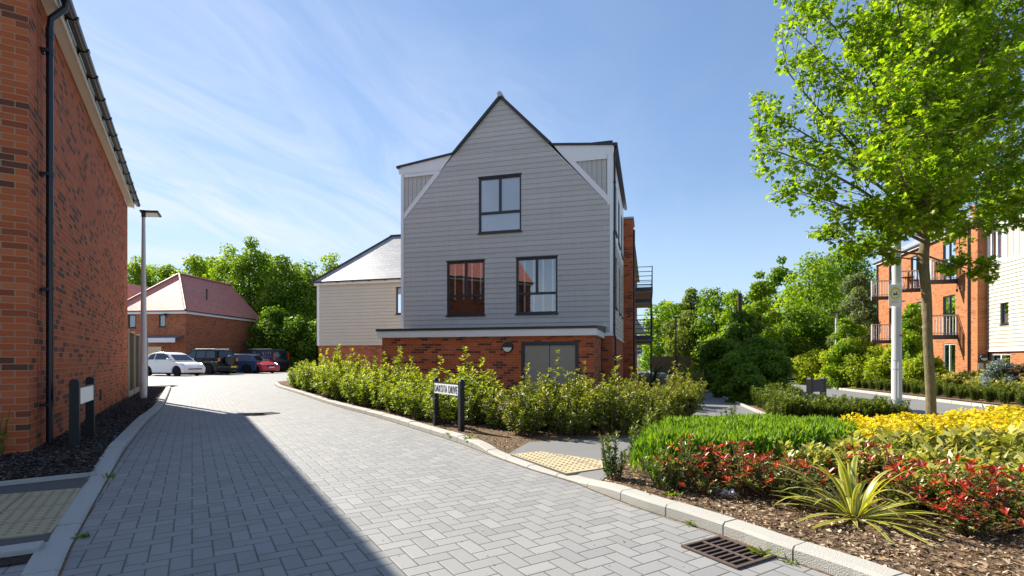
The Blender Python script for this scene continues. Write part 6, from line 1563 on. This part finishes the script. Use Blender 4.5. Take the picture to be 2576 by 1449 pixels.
LB = [ # (height on trunk, tip x, tip y, depth offset)
 (600,1900,365,-.3),(575,1930,285,.3),(500,1965,160,-.2),(440,2000,75,.2),(420,2060,20,-.4),(640,2100,600,-.3),(655,2150,630,.35),(610,2010,480,-.6),
 (640,2500,690,-.2),(600,2560,560,.2),(560,2600,470,-.3),(520,2640,330,.3),(480,2620,200,-.4),(430,2600,90,.3),(360,2560,-40,-.2),(300,2480,-160,.3),(330,2180,-60,.3),(280,2230,-180,-.3),(220,2300,-240,.5),(180,2430,-230,-.4),
 (570,2350,500,-1.4),(560,2250,400,-1.6),(520,2420,400,-1.5),(470,2330,270,-1.7),(420,2230,200,-1.4),(380,2450,170,-1.5),(300,2350,40,-1.4),(240,2250,-30,-1.2),
 (570,2330,480,1.5),(540,2230,380,1.5),(500,2440,350,1.5),(440,2320,200,1.6),(360,2400,60,1.4),(300,2220,80,1.3),(600,2170,530,.6),(520,2520,430,.9),(450,2540,260,-1.0),(380,2520,100,.8),
 (590,2280,520,-.9),(570,2400,480,-.8),(560,2300,470,-.9),(500,2380,330,-.8),(430,2280,240,-.8),(350,2400,150,-.8),
 (560,2520,520,1.2),(500,2580,400,1.3),(420,2560,250,1.2),(340,2500,120,1.0),(280,2450,0,.9),(230,2400,-80,.7),(250,2500,-60,-.5),]
for y0, x1, y1, dy in LB:
    p0 = tp_at(y0); p1 = tq(x1, y1, dy); limb(p0, p1, float(np.interp((p1-p0).length,[.4,2.5],[.009,.023])), .07)
PP, TT, NN, LL, TP = [], [], [], [], []
for tw in twigs:
    m = int(trng.integers(16,22))
    for k in range(m):
        t = trng.uniform(.05,1)**.75; f = t*(len(tw)-1); i = min(int(f),len(tw)-2); p = tw[i].lerp(tw[i+1], f-i); d = (tw[i+1]-tw[i]).normalized()
        sv = Vector(trng.normal(size=3)); sv -= d*sv.dot(d); sv.normalize(); stalk = trng.uniform(.015,.06)
        o = p + (sv + d*.4)*stalk; T = (sv*.8 + d*.6 + Vector((0,0,-.45))).normalized()
        N = Vector((0,0,1)) + Vector(trng.normal(size=3))*.45 + sv*.2
        PP.append(tuple(o)); TT.append(tuple(T)); NN.append(tuple(N.normalized())); LL.append(trng.uniform(.032,.080)*(1.05-.35*t)); TP.append(max(0,t-.55)*2*trng.uniform(.2,1))
n = len(PP); LL = np.array(LL)
leaves('crown', np.array(PP), np.array(TT), unit(np.array(NN)), LL, LL*1.02, 'maple', trng.uniform(0,1,n), np.clip(np.array(TP),0,1), LM['maple'], root)
def maple_bark():
    t = NT('maple_bark'); ob = t.obj(); mp = t.n('ShaderNodeMapping', {'Vector': ob, 'Scale': (1,1,.22)}).outputs[0]
    n1 = t.noise(mp, 55, 6, .65, .6); n2 = t.noise(ob, 6, 5, .6); n3 = t.noise(ob, 17, 3)
    c = t.ramp(n1, [(.25,(.07,.055,.030)),(.5,(.17,.135,.075)),(.75,(.25,.205,.115))])
    c = t.mix(t.n('ShaderNodeMapRange', {0: n2, 1: .5, 2: .68, 3: 0.0, 4: .6}).outputs[0], c, (.12,.14,.06,1))
    sp = t.n('ShaderNodeMapRange', {0: n3, 1: .66, 2: .72, 3: 0.0, 4: .8}).outputs[0]
    c = t.mix(sp, c, (.045,.035,.022,1))
    return t.out(t.pbr(c, .9, .2, 0, t.bump(t.math('ADD', n1, t.math('MULTIPLY', n3, .6)), 1.0, .012)))
branch_mesh(segs, 'trunk', maple_bark(), root)

# ---------------- bark chips on the beds, weeds at the kerb
def chips(name, poly, n, lo, hi, mat, zb, label, dens=None):
    xs = [p.x for p in poly]; ys = [p.y for p in poly]; out = []
    while len(out) < n:
        x, y = rng.uniform(min(xs),max(xs)), rng.uniform(min(ys),max(ys))
        if in_poly(x,y,poly) and (dens is None or rng.uniform() < dens(x,y)): out.append((x,y))
    A = np.array(out); P3 = np.column_stack([A, zb + rng.uniform(0,.022,n)]); an = rng.uniform(0,6.28,n); T = unit(np.stack([np.cos(an),np.sin(an),rng.normal(size=n)*.28],1)); N_ = unit(np.stack([rng.normal(size=n)*.45,rng.normal(size=n)*.45,np.ones(n)],1))
    L_ = rng.uniform(lo,hi,n); o = leaves(name, P3, T, N_, L_, L_*rng.uniform(.16,.5,n), 'quad', rng.uniform(0,1,n), np.zeros(n), mat); return tag(o, label, 'bark chips', kind='stuff')
chip = leaf_mat('bark_chip', [(0,(.055,.032,.020)),(.35,(.17,.105,.06)),(.7,(.33,.23,.14)),(1,(.55,.43,.29))], None, 0.0, .85, .2)
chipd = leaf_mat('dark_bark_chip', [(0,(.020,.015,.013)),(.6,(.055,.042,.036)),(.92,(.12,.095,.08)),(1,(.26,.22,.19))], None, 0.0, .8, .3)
dn = lambda x, y: min(1, (3.2/max(math.hypot(x,y),.1))**2)
front = [Vector((p.x,p.y,0)) for p in bedB] + [Vector((5,3.0,0)), Vector((4.5,5,0)), Vector((2.2,4.6,0)), G(1600,1120), G(1530,1200)]
chips('wood_chips', front, 34000, .010, .050, chip, BZ-.005, 'loose brown bark chips over the front of the right bed', dn)
hb = [Vector((p.x,p.y,0)) for p in rin[max(iS-40,0):iA+1]] + [G(1330,1112), G(1580,1100), G(1600,1085), G(1300,1080), G(1090,1050), G(950,1030)]
chips('wood_chips', hb, 6000, .018, .055, chip, BZ-.006, 'brown bark chips under the hedge shrubs', None)
lb_ = [Vector((p.x,p.y,0)) for p in lin[:iL0+1]] + [Vector(tuple(eA)), Vector(tuple(eA+du*1.2)), Vector(tuple(HF.w(0,.6,0))), Vector(tuple(HF.w(0,0,0))), Vector(tuple(HF.w(10.4,0,0)))]
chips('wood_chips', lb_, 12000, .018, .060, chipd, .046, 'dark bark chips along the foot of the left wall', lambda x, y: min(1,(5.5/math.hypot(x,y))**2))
wd_m = leaf_mat('weed_leaf', [(0,(.06,.13,.015)),(1,(.16,.24,.03))], (.24,.30,.03), .4)
def weed(p, sc, lab, n=16, seed=1):
    rw = np.random.default_rng(seed); an = rw.uniform(0,6.28,n); T = unit(np.stack([np.cos(an),np.sin(an),rw.uniform(.2,1.6,n)],1)); L_ = sc*rw.uniform(.5,1.1,n)
    o = leaves('weed', rw.normal(size=(n,3))*np.array([sc*.35,sc*.35,0]), T, unit(np.stack([-np.cos(an),-np.sin(an),np.ones(n)],1)), L_, L_*.22, 'leaf', rw.uniform(0,1,n), rw.uniform(0,1,n), wd_m); o.location = p; return tag(o, lab, 'weed', 'weeds in the kerb joints')
weed(G(1913,1396,.0), .085, 'bright weed sprouting at the corner of the rusty gully grate', 9, 1)
weed(G(1738,1322,.0), .045, 'small weed in the kerb joint above the gully grate', 22, 2); weed(G(1990,1418,.0), .04, 'tiny weed at the kerb right of the gully grate', 18, 3)
weed(G(276,1202,.02), .06, 'weed at the corner of the dark bark bed by the left kerb', 16, 4); weed(G(208,1352,.0), .05, 'weed growing along the lower left kerb', 20, 5); weed(G(84,1388,.0), .05, 'weed in the edging beside the brown blocks', 14, 6)
weed(G(1180,1106,.06), .09, 'yellow green weed at the foot of the right name plate post', 26, 7); weed(G(1128,1094,.06), .06, 'small weed between the name plate posts', 16, 8); weed(G(1690,1250,.06), .07, 'grassy weed in front of the bushy evergreen at the kerb', 20, 9)
o = sprig('garden_plant', 'green plant with thin stems at the corner of the left brick house', 330, LM['hedge'], .55, 10, None, .2, 40, .04); q = G(-8,1150,.05); o.location = (q.x-.05, q.y, .05)
# fallen leaves and grit on the paving
def bits(n, seed, cols, lo, hi, label):
    rw = np.random.default_rng(seed); A = []
    while len(A) < n:
        x = rw.uniform(200,1900); y = rw.uniform(1010,1449); g = G(x,y)
        A.append((g.x,g.y,.004))
    A = np.array(A); an = rw.uniform(0,6.28,n); T = np.stack([np.cos(an),np.sin(an),.1*rw.normal(size=n)],1); L_ = rw.uniform(lo,hi,n)
    o = leaves('paving_grit', A, T, unit(np.stack([.2*rw.normal(size=n),.2*rw.normal(size=n),np.ones(n)],1)), L_, L_*.6, 'quad', rw.uniform(0,1,n), np.zeros(n), leaf_mat('dry_leaf_bit', cols, None, 0, .8, .2)); return tag(o, label, 'grit', kind='stuff')
bits(160, 5, [(0,(.04,.03,.02)),(.7,(.12,.08,.05)),(1,(.45,.43,.40))], .006, .022, 'specks of grit and dry leaf on the grey paving')
# =================================================================== LIGHT, SKY, CAMERA
SUN_EL, SUN_AZ = R(39.3), (-.772, .636)
sd = bpy.data.lights.new('sun', 'SUN'); sd.energy = 5.0; sd.angle = R(.53); sd.color = (1, .94, .83)
so = bpy.data.objects.new('sun', sd); COL.objects.link(so)
ce = math.cos(SUN_EL); to_sun = Vector((SUN_AZ[0]*ce, SUN_AZ[1]*ce, math.sin(SUN_EL)))
so.rotation_euler = to_sun.to_track_quat('Z', 'Y').to_euler(); so.location = (0, 0, 30)
wd = bpy.data.worlds.new('World'); scn.world = wd; wd.use_nodes = True
t = NT(None, wd)
sky = t.n('ShaderNodeTexSky', sky_type='NISHITA', sun_disc=False, sun_elevation=SUN_EL, sun_rotation=math.atan2(SUN_AZ[0], SUN_AZ[1]),
          altitude=50.0, air_density=1.0, dust_density=.05, ozone_density=3.0).outputs[0]
sky = t.n('ShaderNodeGamma', {'Color': sky, 'Gamma': .70}).outputs[0]
sky = t.n('ShaderNodeHueSaturation', {'Color': sky, 'Saturation': 1.20, 'Value': 1.0, 'Hue': .506}).outputs[0]
d = t.n('ShaderNodeTexCoord').outputs['Generated']
sx = t.n('ShaderNodeSeparateXYZ', {0: d})
low = t.n('ShaderNodeMapRange', {0: sx.outputs[2], 1: .30, 2: .0, 3: .0, 4: .85}).outputs[0]
sky = t.mix(low, sky, (CLOUD_B*.60, CLOUD_B*.80, CLOUD_B*1.06, 1))
zz = t.math('MAXIMUM', sx.outputs[2], .04)
uu = t.math('DIVIDE', sx.outputs[0], t.math('ADD', zz, .22)); vv = t.math('DIVIDE', sx.outputs[1], t.math('ADD', zz, .22))
# long high streaks, drawn out along one wind direction
ca, sa = math.cos(R(CLOUD_ANG)), math.sin(R(CLOUD_ANG))
al = t.math('ADD', t.math('MULTIPLY', uu, ca), t.math('MULTIPLY', vv, sa)); ac = t.math('SUBTRACT', t.math('MULTIPLY', vv, ca), t.math('MULTIPLY', uu, sa))
st = t.n('ShaderNodeCombineXYZ', {0: t.math('MULTIPLY', al, .75), 1: t.math('MULTIPLY', ac, 2.0), 2: CLOUD_SEED}).outputs[0]
n1 = t.noise(st, 1.7, 11, .62, 1.6)
br = t.noise(t.n('ShaderNodeCombineXYZ', {0: uu, 1: vv, 2: CLOUD_SEED + 3.0}).outputs[0], .75, 3, .5)
m1 = t.n('ShaderNodeMapRange', {0: n1, 1: .38, 2: .76, 3: 0.0, 4: 1.0}).outputs[0]
m2 = t.n('ShaderNodeMapRange', {0: br, 1: .34, 2: .62, 3: 0.0, 4: 1.0}).outputs[0]
hz = t.n('ShaderNodeMapRange', {0: sx.outputs[0], 1: .25, 2: -.45, 3: .10, 4: 1.0}).outputs[0]      # more cloud towards the west
veil = t.n('ShaderNodeMapRange', {0: br, 1: .3, 2: .75, 3: .02, 4: .32}).outputs[0]
cl = t.math('MINIMUM', t.math('MULTIPLY', t.math('ADD', t.math('MULTIPLY', m1, t.math('MULTIPLY', m2, .85)), veil), hz), .9)
cl = t.math('MULTIPLY', cl, .95)
colr = t.mix(cl, sky, (CLOUD_B*.86, CLOUD_B*.93, CLOUD_B*1.08, 1))
bg = t.n('ShaderNodeBackground', {'Color': colr, 'Strength': SKY_S}).outputs[0]
t.nt.links.new(bg, t.n('ShaderNodeOutputWorld').inputs['Surface'])
cam = bpy.data.cameras.new('camera'); co = bpy.data.objects.new('camera', cam); COL.objects.link(co)
co.location = (0, 0, EYE); co.rotation_euler = (R(90), 0, 0)
cam.sensor_width = 36; cam.lens = 36 * F / 2575; cam.shift_y = (HY - 724.5) / 2575; cam.clip_start = .05; cam.clip_end = 2000
scn.camera = co
vs = scn.view_settings; vs.view_transform = 'Standard'; vs.look = 'None'; vs.exposure = EXPO; vs.gamma = 1; vs.use_curve_mapping = False
scn.cycles.max_bounces = 8; scn.cycles.diffuse_bounces = 5; scn.cycles.glossy_bounces = 3; scn.cycles.transmission_bounces = 4; scn.cycles.transparent_max_bounces = 8
scn.cycles.caustics_reflective = False; scn.cycles.caustics_refractive = False
